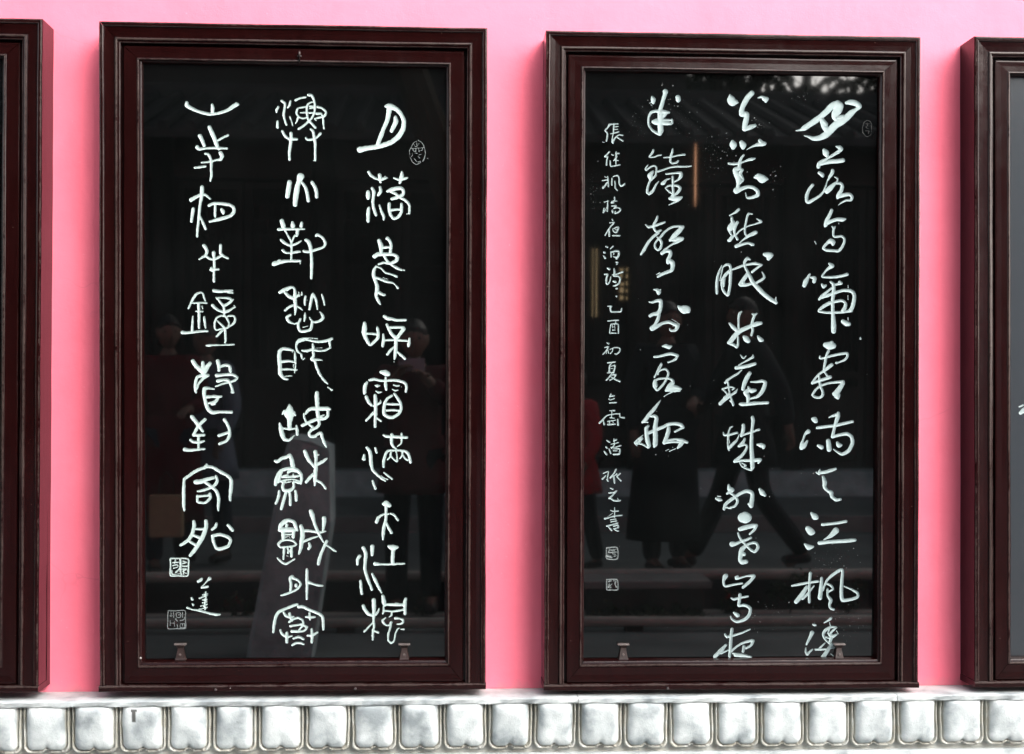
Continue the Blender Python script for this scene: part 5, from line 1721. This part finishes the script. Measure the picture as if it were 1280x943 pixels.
# low rail in front of the bed
root = empty("low_rail", (0, -4.35, -0.34))
tag(root, "low fence of two pale round rails along the flower bed, mirrored low in the slabs", "rail fence")
for zc, nm in ((0.49, 0), (0.235, 1)):
    r_ = MB()
    r_.tube([(-9 + i * .5, .06 * math.sin(i * .3) * .2 - 0.028 * (i * .5 - 9) * 0, zc + .004 * math.sin(i * 1.3) + .003 * (i * .5 - 9)) for i in range(45)], .034, 8)
    r_.build("rail", M_RAIL, root, True)
for i in range(13):
    p = MB(); x = -8.3 + i * 1.6
    p.tube([(x, -.045, 0), (x, -.045, .50)], [.026, .022], 8)
    p.build("post", M_BARK, root, True)


kr = empty("ground_rail", (0, -3.62, -.05))
tag(kr, "single pale round rail lying on short feet across the paving", "rail")
r_ = MB(); r_.tube([(-9 + i * .5, .004 * math.sin(i), .05 + .003 * math.sin(i * 1.7)) for i in range(45)], .030, 8); r_.build("rail", M_RAIL, kr, True)
for i in range(12):
    p = MB(); p.box((-8.6 + i * 1.6, -.035, 0), (-8.5 + i * 1.6, .035, .030)); p.build("foot", M_BARK, kr)


# standing stone
def standing_stone():
    pts = [(-1.03, -.34), (-.70, -.34), (-.585, .62), (-.60, 1.0), (-.70, 1.045), (-.815, 1.06), (-.845, .94), (-.90, .55)]
    V, F = [], []
    rr = random.Random(3)
    for y in (-.13, -.09, .09, .13):
        k = .94 if abs(y) > .1 else 1
        for x, z in pts: V.append(((x + .75) * k - .0 + rr.uniform(-.01, .01), y - .30 * (z + .34) + rr.uniform(-.012, .012), (z + .34) * (1 if k == 1 else .985)))
    n = len(pts)
    for l in range(3):
        for i in range(n): F.append((l * n + i, l * n + (i + 1) % n, (l + 1) * n + (i + 1) % n, (l + 1) * n + i))
    F.append(tuple(range(n))[::-1]); F.append(tuple(3 * n + i for i in range(n)))
    o = obj("standing_stone", V, F, M_STONE)
    o.location = (-.75, -2.9, -.34)
    tag(o, "tall rough grey standing stone, mirrored behind the lower middle column of seal characters", "standing stone")


standing_stone()


# stone planter with shrubs
def leaves(mb, centre, rad, n, size, r3, flat=1.0, tilt=1.0):
    for _ in range(n):
        while True:
            d = Vector((r3.uniform(-1, 1), r3.uniform(-1, 1), r3.uniform(-1, 1)))
            if 0.2 < d.length < 1: break
        k = 0.75 + .25 * math.sin(d.x * 5 + d.z * 4 + centre[0] * 3)
        p = Vector(centre) + Vector((d.x * rad[0], d.y * rad[1], d.z * rad[2])) * k
        a = Vector((r3.uniform(-1, 1), r3.uniform(-1, 1), r3.uniform(-1, 1))).normalized()
        b = a.cross(Vector((r3.uniform(-1, 1), r3.uniform(-1, 1), r3.uniform(-1, 1)))).normalized()
        s = size * r3.uniform(.6, 1.3)
        mb.add([p - a * s, p + b * s * .45, p + a * s, p - b * s * .45], [(0, 1, 2, 3)])


def planter():
    root = empty("stone_planter", (1.16, -3.98, -.05))
    tag(root, "dark stone planter with a pale flat rim, holding low leafy shrubs", "planter")
    b = MB(); b.box((-.33, -.13, 0), (.33, .13, .20), .01); b.build("trough", mat_simple("dark_stone", (.05, .05, .048), .3, 9), root)
    b = MB(); b.box((-.37, -.16, .201), (.37, .16, .245), .008); b.build("rim", M_EDGE, root)
    l = MB(); r3 = random.Random(5)
    for i in range(7): leaves(l, (-.3 + i * .1, 0.16, .02 + .02 * (i % 2)), (.12, .05, .10), 120, .022, r3)
    l.build("shrub", M_LEAF2, root)


planter()


def flower(x, y, h, n, seed, label):
    r3 = random.Random(seed)
    root = empty("flowering_plant", (x, y, -.345))
    tag(root, label, "plant", "flowering plants along the rail")
    s = MB(); l = MB()
    tips = []
    for k in range(4):
        a = r3.uniform(0, 6.28)
        p = [(0, 0, 0)]
        for q in range(1, 5): p.append((math.cos(a) * .05 * q + r3.uniform(-.015, .015), math.sin(a) * .03 * q, h * q / 4 * (0.8 + .2 * r3.random())))
        s.tube(p, [.007, .006, .005, .004, .003], 5)
        tips.append(p[-1])
        for q in p[1:]: leaves(l, q, (.07, .06, .06), n, .022, r3)
    s.build("stem", M_BARK, root); l.build("foliage", M_LEAF2, root)
    for t in tips[:2]:
        f = MB(); leaves(f, t, (.03, .03, .025), 26, .016, r3); f.build("blossom", M_RED, root)


fl = [(2.02, .52, "red flowered plant behind the rail, mirrored below the cursive slab's middle"), (1.62, .42, "small red flowered plant left of the larger one behind the rail"), (2.35, .46, "leafy red flowered plant at the right end of the bed"),
      (-.3, .40, "leafy plant in the bed behind the photographer"), (-1.3, .38, "leafy plant in the bed beside the standing stone"), (.4, .36, "low leafy plant in the bed between the two slabs")]
for i, (x, h, lb) in enumerate(fl): flower(x, -4.33, h, 26, i + 20, lb)


# ------------------------------------------------------------------ the hall opposite
def hall():
    root = empty("timber_hall", (0, -9.1, .21))
    tag(root, "dark timber hall with lattice doors and lit windows across the court", "hall")
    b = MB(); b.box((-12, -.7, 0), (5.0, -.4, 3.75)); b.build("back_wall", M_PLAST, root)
    b = MB(); b.box((-12, -.38, 0), (5.0, .15, .25)); b.build("sill_course", M_STONE, root)
    b = MB(); b.box((-12, -.20, 3.05), (5.0, -.02, 3.35)); b.build("beam", M_WOOD, root)
    for i in range(12):
        x = -11.9 + i * 1.53
        b = MB(); b.tube([(x, -.02, .25), (x, -.02, 3.6)], .11, 12); b.build("column", M_WOOD, root, True)
    for i in range(11):
        x0 = -11.9 + i * 1.53 + .13
        for d in range(2):
            xa, xb = x0 + d * .64, x0 + d * .64 + .61
            f = MB()
            f.box((xa, -.20, .26), (xa + .06, -.14, 3.04)); f.box((xb - .06, -.20, .26), (xb, -.14, 3.04))
            for z in (.26, 1.0, 1.15, 2.96): f.box((xa + .061, -.195, z), (xb - .061, -.145, z + .07))
            df = f.build("door_leaf", M_WOOD, root)
            g = MB()
            for k in range(1, 7): g.box((xa + .06 + k * .07, -.185, 1.222), (xa + .06 + k * .07 + .014, -.155, 2.958))
            for k in range(1, 12): g.box((xa + .062, -.184, 1.22 + k * .145), (xb - .062, -.156, 1.22 + k * .145 + .012))
            g.build("lattice", M_WOOD, df)
            p = MB(); p.box((xa + .065, -.180, .335), (xb - .065, -.150, .995)); p.build("lower_panel", M_WOOD, df)
    lit = [(1.427, 1.434, 1.75, 2.42), (1.464, 1.474, 1.75, 2.42)] + [(1.70 + .062 * i, 1.70 + .062 * i + rnd.uniform(.02, .04), 1.92 + .07 * j, 1.92 + .07 * j + rnd.uniform(.02, .05)) for i in range(4) for j in range(5)]
    for (xa, xb, za, zb) in lit:
        b = MB(); b.box((xa, -.139, za), (xb, -.134, zb)); b.build("lit_window", M_GLOW, root)
    # eaves and roof, tile rolls in rows
    V = [(-12.4, .75, 3.38), (5.3, .75, 3.38), (5.3, -1.2, 4.05), (-12.4, -1.2, 4.05), (-12.4, .75, 3.30), (5.3, .75, 3.30), (5.3, -1.2, 3.97), (-12.4, -1.2, 3.97)]
    obj("roof", V, [(0, 1, 2, 3), (7, 6, 5, 4), (0, 4, 5, 1), (1, 5, 6, 2), (3, 2, 6, 7), (0, 3, 7, 4)], M_TILE, root)
    t = MB()
    for i in range(70):
        x = -12.3 + i * .25
        t.tube([(x, .78, 3.395), (x, -1.2, 4.075)], .055, 6)
    to = t.build("roof_tile", M_TILE, root); to["kind"] = "stuff"
    b = MB(); b.box((-12.4, -1.36, 3.95), (5.3, -1.21, 4.22), .03); b.build("ridge", M_TILE, root)
    b = MB(); b.box((-12, -1.9, 4.0), (2.55, -1.25, 7.2)); b.build("sky_screen_storey", M_WOOD, root)  # added storey, blocks the sky above the roof from the slabs
    b = MB(); b.box((-12.3, -2.4, 7.201), (2.9, -.6, 7.45), .04); b.build("sky_screen_roof", M_TILE, root)  # top of the added storey
    b = MB(); b.tube([(2.385, .16, 2.80), (2.385, .16, 2.9), (2.385, .16, 3.3), (2.385, .16, 3.45)], [.003, .008, .008, .003], 8); b.build("orange_strip", M_TUBE, root)  # narrow vertical orange strip with emission


hall()


def tree(x, y, h, crown, n, seed, label, bare=False, grp="trees behind the hall", low=.35, lean=0.0):
    r3 = random.Random(seed)
    root = empty("garden_tree", (x, y, -.3))
    tag(root, label, "tree", grp)
    t = MB()
    t.tube([(0, 0, 0), (.08, .03, h * .3), (-.05 + lean * .4, .05, h * .55), (.05 + lean, 0, h * .8)], [.20, .16, .12, .06], 9)
    l = MB()
    for k in range(16):
        z = h * r3.uniform(low, .85); a = r3.uniform(0, 6.28); L = crown * r3.uniform(.55, 1.0)
        lx = lean * min(1.0, max(0.0, (z / h - .3) / .5))
        p = [(lx, 0, z)]
        for q in range(1, 6): p.append((lx + math.cos(a) * L * q / 5 + r3.uniform(-.12, .12), math.sin(a) * L * q / 5 + r3.uniform(-.12, .12), z + h * .04 * q + r3.uniform(-.1, .1)))
        t.tube(p, [.05, .042, .034, .026, .018, .01], 5)
        for q in range(2, 6):
            b0 = Vector(p[q])
            for s in range(5):
                e = b0 + Vector((r3.uniform(-.6, .6), r3.uniform(-.6, .6), r3.uniform(-.2, .6)))
                t.tube([b0, (b0 + e) / 2 + Vector((r3.uniform(-.06, .06), 0, r3.uniform(-.06, .06))), e], [.012, .008, .004], 4, False)
        if not bare:
            for q in range(2, 6): leaves(l, p[q], (.55, .55, .42), n, .085, r3)
    t.build("trunk", M_BARK, root)
    if l.v: l.build("crown", M_LEAF, root)


for i, (x, y, h, cr, n, b, lb) in enumerate([
    (-6.6, -12.5, 7.0, 2.3, 60, 0, "evergreen tree far left behind the hall"), (-3.6, -12.2, 7.4, 2.3, 120, 0, "evergreen tree second from left behind the hall"),
    (-.6, -12.6, 7.6, 2.3, 120, 0, "broad evergreen tree behind the hall between the two slabs"), (3.75, -12.6, 6.8, 1.0, 90, 0, "evergreen tree behind the hall over the cursive slab"),
    (3.1, -11.6, 6.4, 2.4, 0, 1, "slender bare tree rising over the low end of the hall roof"), (4.6, -13.2, 7.5, 2.8, 22, 0, "thinly leaved tree against the sky behind the hall"), (5.2, -12.0, 6.2, 1.2, 40, 0, "thin evergreen tree at the right end of the hall")]):
    tree(x, y, h, cr, n, 40 + i, lb, bool(b))


tree(-3.4, -5.3, 6.6, 2.3, 60, 77, "added evergreen tree left of the photographer, its crown blocking sky light from the left wall", False, None, .62)  # unseen tree, added to dim sky light on the wall's left half


tree(.24, -6.1, 7.4, 3.1, 60, 78, "added spreading tree behind the photographer, its crown shading the left of the wall", False, None, .60, -1.3)  # added for its crown's soft shade; trunk falls between the slabs
g_ = empty("added_building", (8.7, -10.4, -.35))  # invented block, hides glaring sky from the right slab's reflection
tag(g_, "added pale grey building screening bright sky from the right-hand slab", "building")
b = MB(); b.box((-3.3, -2, 0), (5, 0, 6.2)); b.build("wall", mat_simple("pale_grey_plaster", (.50, .51, .52), .12, 2, .9, .2, .2), g_)
b = MB(); b.box((-3.6, -2.3, 6.201), (5.3, .3, 6.45)); b.build("roof", M_TILE, g_)
b = MB(); b.box((-3.3, .003, 0), (5, .08, .6)); b.build("plinth_course", M_STONE, g_)


# ------------------------------------------------------------------ people in the court
M_SKIN = mat_simple("skin", (0.27, 0.17, 0.13), 0.1, 20, 0.55, 0.4, 0)
M_HAIR = mat_simple("black_hair", (0.012, 0.010, 0.009), 0.2, 60, 0.45, 0.5, 0.3, 0.003)


def skin_mesh(pts, edges, radii, sub=1):
    me = bpy.data.meshes.new("tmp")
    me.from_pydata(pts, edges, [])
    o = bpy.data.objects.new("tmp", me)
    COL.objects.link(o)
    md = o.modifiers.new("s", 'SKIN')
    for i, r_ in enumerate(radii):
        me.skin_vertices[0].data[i].radius = r_ if hasattr(r_, '__len__') else (r_, r_)
    me.skin_vertices[0].data[0].use_root = True
    sb = o.modifiers.new("u", 'SUBSURF'); sb.levels = sub; sb.render_levels = sub
    dg = bpy.context.evaluated_depsgraph_get()
    dg.update()
    out = bpy.data.meshes.new_from_object(o.evaluated_get(dg))
    bpy.data.objects.remove(o); bpy.data.meshes.remove(me)
    out.polygons.foreach_set("use_smooth", [True] * len(out.polygons))
    return out


def person(loc, H, rz, label, coat, legs, pose, coat_len=.55, hood=None, hair_long=False):
    s = H / 1.7
    root = empty("person", loc, rz)
    tag(root, label, "person")
    hip, knee, ank = .90 * s, .49 * s, .08 * s
    st = pose.get('stride', .0)
    LH, RH = (-.09 * s, 0, hip), (.09 * s, 0, hip)
    LK, RK = (-.10 * s, .10 * st + .02, knee + .02), (.10 * s, -.02 - .10 * st + .06 * abs(st), knee)
    LA, RA = (-.10 * s, .34 * st, ank), (.10 * s, -.38 * st, ank + .03 * abs(st))
    sh = 1.40 * s
    LS, RS = (-.17 * s, 0, sh), (.17 * s, 0, sh)
    LE, LW, RE, RW = [tuple(q * s for q in p) for p in pose['arms']]
    P = [(0, 0, .97 * s), (0, .0, 1.15 * s), (0, 0, 1.32 * s), (0, .01, 1.45 * s), (0, .02, 1.53 * s), LS, LE, LW, RS, RE, RW, LH, LK, LA, (LA[0], LA[1] + .14 * s, .03 * s), RH, RK, RA, (RA[0], RA[1] + .14 * s, .03 * s)]
    E_ = [(0, 1), (1, 2), (2, 3), (3, 4), (2, 5), (5, 6), (6, 7), (2, 8), (8, 9), (9, 10), (0, 11), (11, 12), (12, 13), (13, 14), (0, 15), (15, 16), (16, 17), (17, 18)]
    Rr = [(.13, .10), (.12, .09), (.15, .10), .055, .05, .055, .042, .030, .055, .042, .030, .085, .058, .040, .035, .085, .058, .040, .035]
    Rr = [tuple(a * s for a in r_) if hasattr(r_, '__len__') else r_ * s for r_ in Rr]
    # hands: palm and five fingers
    for wi, ei in ((7, 6), (10, 9)):
        w_, e_ = Vector(P[wi]), Vector(P[ei])
        d = (w_ - e_).normalized()
        side = d.cross(Vector((0, 0, 1)))
        if side.length < .1: side = Vector((0, 1, 0))
        side.normalize(); dn = d.cross(side).normalized()
        palm = w_ + d * .055 * s
        P.append(tuple(palm)); Rr.append((.036 * s, .016 * s)); pi = len(P) - 1; E_.append((wi, pi))
        for k, L in enumerate((.055, .068, .072, .066, .052)):
            if k == 0:
                a = palm - d * .02 * s + side * .035 * s; b = a + (d * .5 + side * .8).normalized() * .03 * s; c2 = b + (d + dn * .3).normalized() * .025 * s
            else:
                a = palm + d * .02 * s + side * (.024 - .016 * (k - 1)) * s; b = a + (d + dn * .25).normalized() * L * .5 * s; c2 = b + (d * .6 + dn * .8).normalized() * L * .5 * s
            n0 = len(P)
            P += [tuple(a), tuple(b), tuple(c2)]; Rr += [.0095 * s, .0085 * s, .007 * s]
            E_ += [(pi, n0), (n0, n0 + 1), (n0 + 1, n0 + 2)]
    body = skin_mesh(P, E_, Rr, 1)
    # head with face, joined to the same mesh
    bm = bmesh.new(); bm.from_mesh(body)
    hb = bmesh.ops.create_uvsphere(bm, u_segments=20, v_segments=14, radius=1.0)['verts']
    hc = Vector((0, .025 * s, 1.615 * s))
    for v in hb:
        x, y, z = v.co
        jaw = 1 - .26 * max(0, -z) ** 1.5
        x2, y2, z2 = x * .076 * jaw, y * .095, z * .115
        if y > .5:
            y2 += .020 * math.exp(-((x / .16) ** 2 + ((z + .12) / .22) ** 2))           # nose
            y2 -= .008 * (math.exp(-(((x - .42) / .16) ** 2 + ((z - .06) / .14) ** 2)) + math.exp(-(((x + .42) / .16) ** 2 + ((z - .06) / .14) ** 2)))   # eye sockets
            y2 += .006 * math.exp(-((x / .3) ** 2 + ((z + .48) / .08) ** 2))           # lips
        if abs(x) > .9 and abs(z) < .3: x2 *= 1.14                                     # ears
        v.co = hc + Vector((x2, y2, z2)) * s
    bm.to_mesh(body); bm.free()
    body.polygons.foreach_set("use_smooth", [True] * len(body.polygons))
    body.materials.append(M_SKIN)
    link_mesh("body", body, root)
    for sx in (-1, 1):
        e_ = MB()
        e_.tube([(hc.x + sx * .031 * s, hc.y + .078 * s, hc.z + .006 * s), (hc.x + sx * .031 * s, hc.y + .089 * s, hc.z + .006 * s)], [.011 * s, .006 * s], 8)
        e_.build("eye", M_HAIR, root, True)
    # hair
    hv = MB(); n1, n2 = 16, 9
    V, F = [], []
    for j in range(n2 + 1):
        ph = math.pi * j / n2 * .62
        for i in range(n1):
            th = 2 * math.pi * i / n1
            x, y, z = math.sin(ph) * math.cos(th), math.sin(ph) * math.sin(th), math.cos(ph)
            front = max(0, y)
            zz = z + (.75 * front * max(0, j / n2 - .45) * 1.8)
            if hair_long and y < .35: zz -= .9 * max(0, j / n2 - .5)
            V.append((hc.x + x * (.081 + .004 * math.sin(5 * th)) * s, hc.y - .006 * s + y * .099 * s, hc.z + .006 * s + (zz + .05 * math.sin(7 * th + 1) * (j / n2)) * .118 * s))
    for j in range(n2):
        for i in range(n1): F.append((j * n1 + i, j * n1 + (i + 1) % n1, (j + 1) * n1 + (i + 1) % n1, (j + 1) * n1 + i))
    obj("hair" if hood is None else "hat", V, F, M_HAIR if hood is None else hood, root, True)
    # coat
    hem = .97 - coat_len
    cp = [(0, 0, max(hem, .8) * s), (0, 0, 1.15 * s), (0, 0, 1.33 * s), (0, .005, 1.45 * s), LS, LE, tuple(Vector(LE).lerp(Vector(LW), .93)), RS, RE, tuple(Vector(RE).lerp(Vector(RW), .93))]
    ce = [(0, 1), (1, 2), (2, 3), (2, 4), (4, 5), (5, 6), (2, 7), (7, 8), (8, 9)]
    cr = [(.185, .14), (.165, .125), (.18, .125), .085, .085, .066, .055, .085, .066, .055]
    cm = skin_mesh(cp, ce, [tuple(a * s for a in r_) if hasattr(r_, '__len__') else r_ * s for r_ in cr], 1)
    cm.materials.append(coat)
    co = link_mesh("coat", cm, root)
    if hem < .80:
        V, F = [], []
        lv = [(1.06, .168, .128), (.99, .186, .146)] + [(.97 - (.97 - hem) * q / 3, .190 + .060 * q / 3 * min(1, coat_len * 2), .152 + .05 * q / 3) for q in range(1, 4)] + [(hem + .006, .16, .13)]
        for j, (z, rx, ry) in enumerate(lv):
            for i in range(20):
                th = 2 * math.pi * i / 20
                k = 1 + .035 * math.sin(3 * th + j)
                V.append((rx * s * k * math.cos(th), ry * s * k * math.sin(th), z * s))
        for j in range(5):
            for i in range(20): F.append((j * 20 + i, j * 20 + (i + 1) % 20, (j + 1) * 20 + (i + 1) % 20, (j + 1) * 20 + i))
        obj("coat_skirt", V, F, coat, co, True)
    tp = [(0, 0, .96 * s), LH, LK, (LA[0], LA[1], LA[2] - .01), RH, RK, (RA[0], RA[1], RA[2] - .01)]
    tm = skin_mesh(tp, [(0, 1), (1, 2), (2, 3), (0, 4), (4, 5), (5, 6)], [(.15 * s, .12 * s), .10 * s, .076 * s, .066 * s, .10 * s, .076 * s, .066 * s], 1)
    tm.materials.append(legs)
    link_mesh("trousers", tm, root)
    for a in (LA, RA):
        sm_ = skin_mesh([(a[0], a[1] - .04 * s, a[2] - .025 * s), (a[0], a[1] + .06 * s, a[2] - .035 * s), (a[0], a[1] + .16 * s, a[2] - .045 * s)], [(0, 1), (1, 2)], [(.05 * s, .045 * s), (.052 * s, .04 * s), (.042 * s, .028 * s)], 1)
        sm_.materials.append(M_HAIR)
        link_mesh("shoe", sm_, root)
    return root


C_MAR = mat_simple("maroon_wool", (0.11, 0.010, 0.018), 0.2, 20, 0.9, 0.2, 0.3)
C_BLUE = mat_simple("grey_blue_quilt", (0.26, 0.30, 0.38), 0.2, 14, 0.7, 0.3, 0.5, 0.02)
C_RED = mat_simple("red_jacket", (0.6, 0.025, 0.045), 0.2, 14, 0.7, 0.3, 0.5, 0.02)
C_DARK = mat_simple("near_black_coat", (0.012, 0.018, 0.022), 0.2, 14, 0.8, 0.3, 0.3)
C_PINK = mat_simple("dusky_pink_knit", (0.50, 0.18, 0.20), 0.2, 30, 0.9, 0.2, 0.3)
C_BROWN = mat_simple("dull_maroon_jacket", (0.085, 0.028, 0.030), 0.2, 30, 0.9, 0.2, 0.3)
C_JEAN = mat_simple("dark_denim", (0.03, 0.04, 0.06), 0.2, 30, 0.9, 0.2, 0.3)
ARM_DOWN = ((-.24, -.02, 1.13), (-.22, .10, .90), (.24, -.02, 1.13), (.22, .10, .90))
ARM_SWING = ((-.24, .12, 1.14), (-.20, .30, .98), (.24, -.14, 1.14), (.22, -.20, .90))
ARM_PHONE = ((-.27, .05, 1.20), (-.10, .23, 1.40), (.27, .05, 1.20), (.08, .24, 1.38))
ARM_BAG = ((-.24, -.02, 1.13), (-.24, .06, .88), (.23, .0, 1.14), (.10, .20, 1.10))

person((-.19, -4.16, -.05), 1.72, 0, "person in dull maroon raising a phone, mirrored at the seal slab's right edge", C_BROWN, C_DARK, {'arms': ARM_PHONE, 'stride': .1}, .25)
ph = MB(); ph.box((-.275, -3.905, 1.395), (-.125, -3.895, 1.468), .003)
po = ph.build("phone", mat_simple("grey_phone", (.5, .47, .52), .1, 5, .3)); tag(po, "grey phone held sideways in the raised hands", "phone")
lens = MB(); lens.tube([(-.262, -3.894, 1.455), (-.262, -3.891, 1.455)], .006, 10); lens.build("lens", M_HAIR, po)
person((-1.78, -4.86, .10), 1.62, R(-20), "person in a long maroon coat, mirrored at the seal slab's left edge", C_MAR, C_JEAN, {'arms': ARM_BAG, 'stride': .1}, .62, None, True)
person((-1.60, -5.25, .10), 1.58, R(35), "person in a grey blue quilted jacket behind the maroon coat", C_BLUE, C_JEAN, {'arms': ARM_DOWN, 'stride': .2}, .35)
person((.86, -4.9, .10), 1.30, R(60), "child in a bright red jacket, mirrored at the cursive slab's left edge", C_RED, C_DARK, {'arms': ARM_DOWN, 'stride': .3}, .30)
person((1.42, -4.8, .10), 1.72, R(-15), "person in a long near black coat standing behind the planter", C_DARK, C_DARK, {'arms': ARM_BAG, 'stride': .05}, .75)
person((1.98, -4.95, .10), 1.76, R(82), "dark dressed person in mid stride, mirrored behind the cursive slab's middle column", C_DARK, C_DARK, {'arms': ARM_SWING, 'stride': 1.0}, .30)
hb = empty("shopping_bag", (-1.74, -4.62, .36))
tag(hb, "tan paper bag hanging low beside the maroon coat", "bag")
b = MB(); b.box((-.10, -.04, 0), (.10, .04, .26), .006); b.build("bag_body", mat_simple("tan_paper", (.60, .44, .28), .15, 20, .8), hb)
b = MB(); b.tube([(-.05, 0, .255), (-.04, 0, .36), (0, 0, .40), (.04, 0, .36), (.05, 0, .255)], .006, 6); b.build("handle", M_BARK, hb)
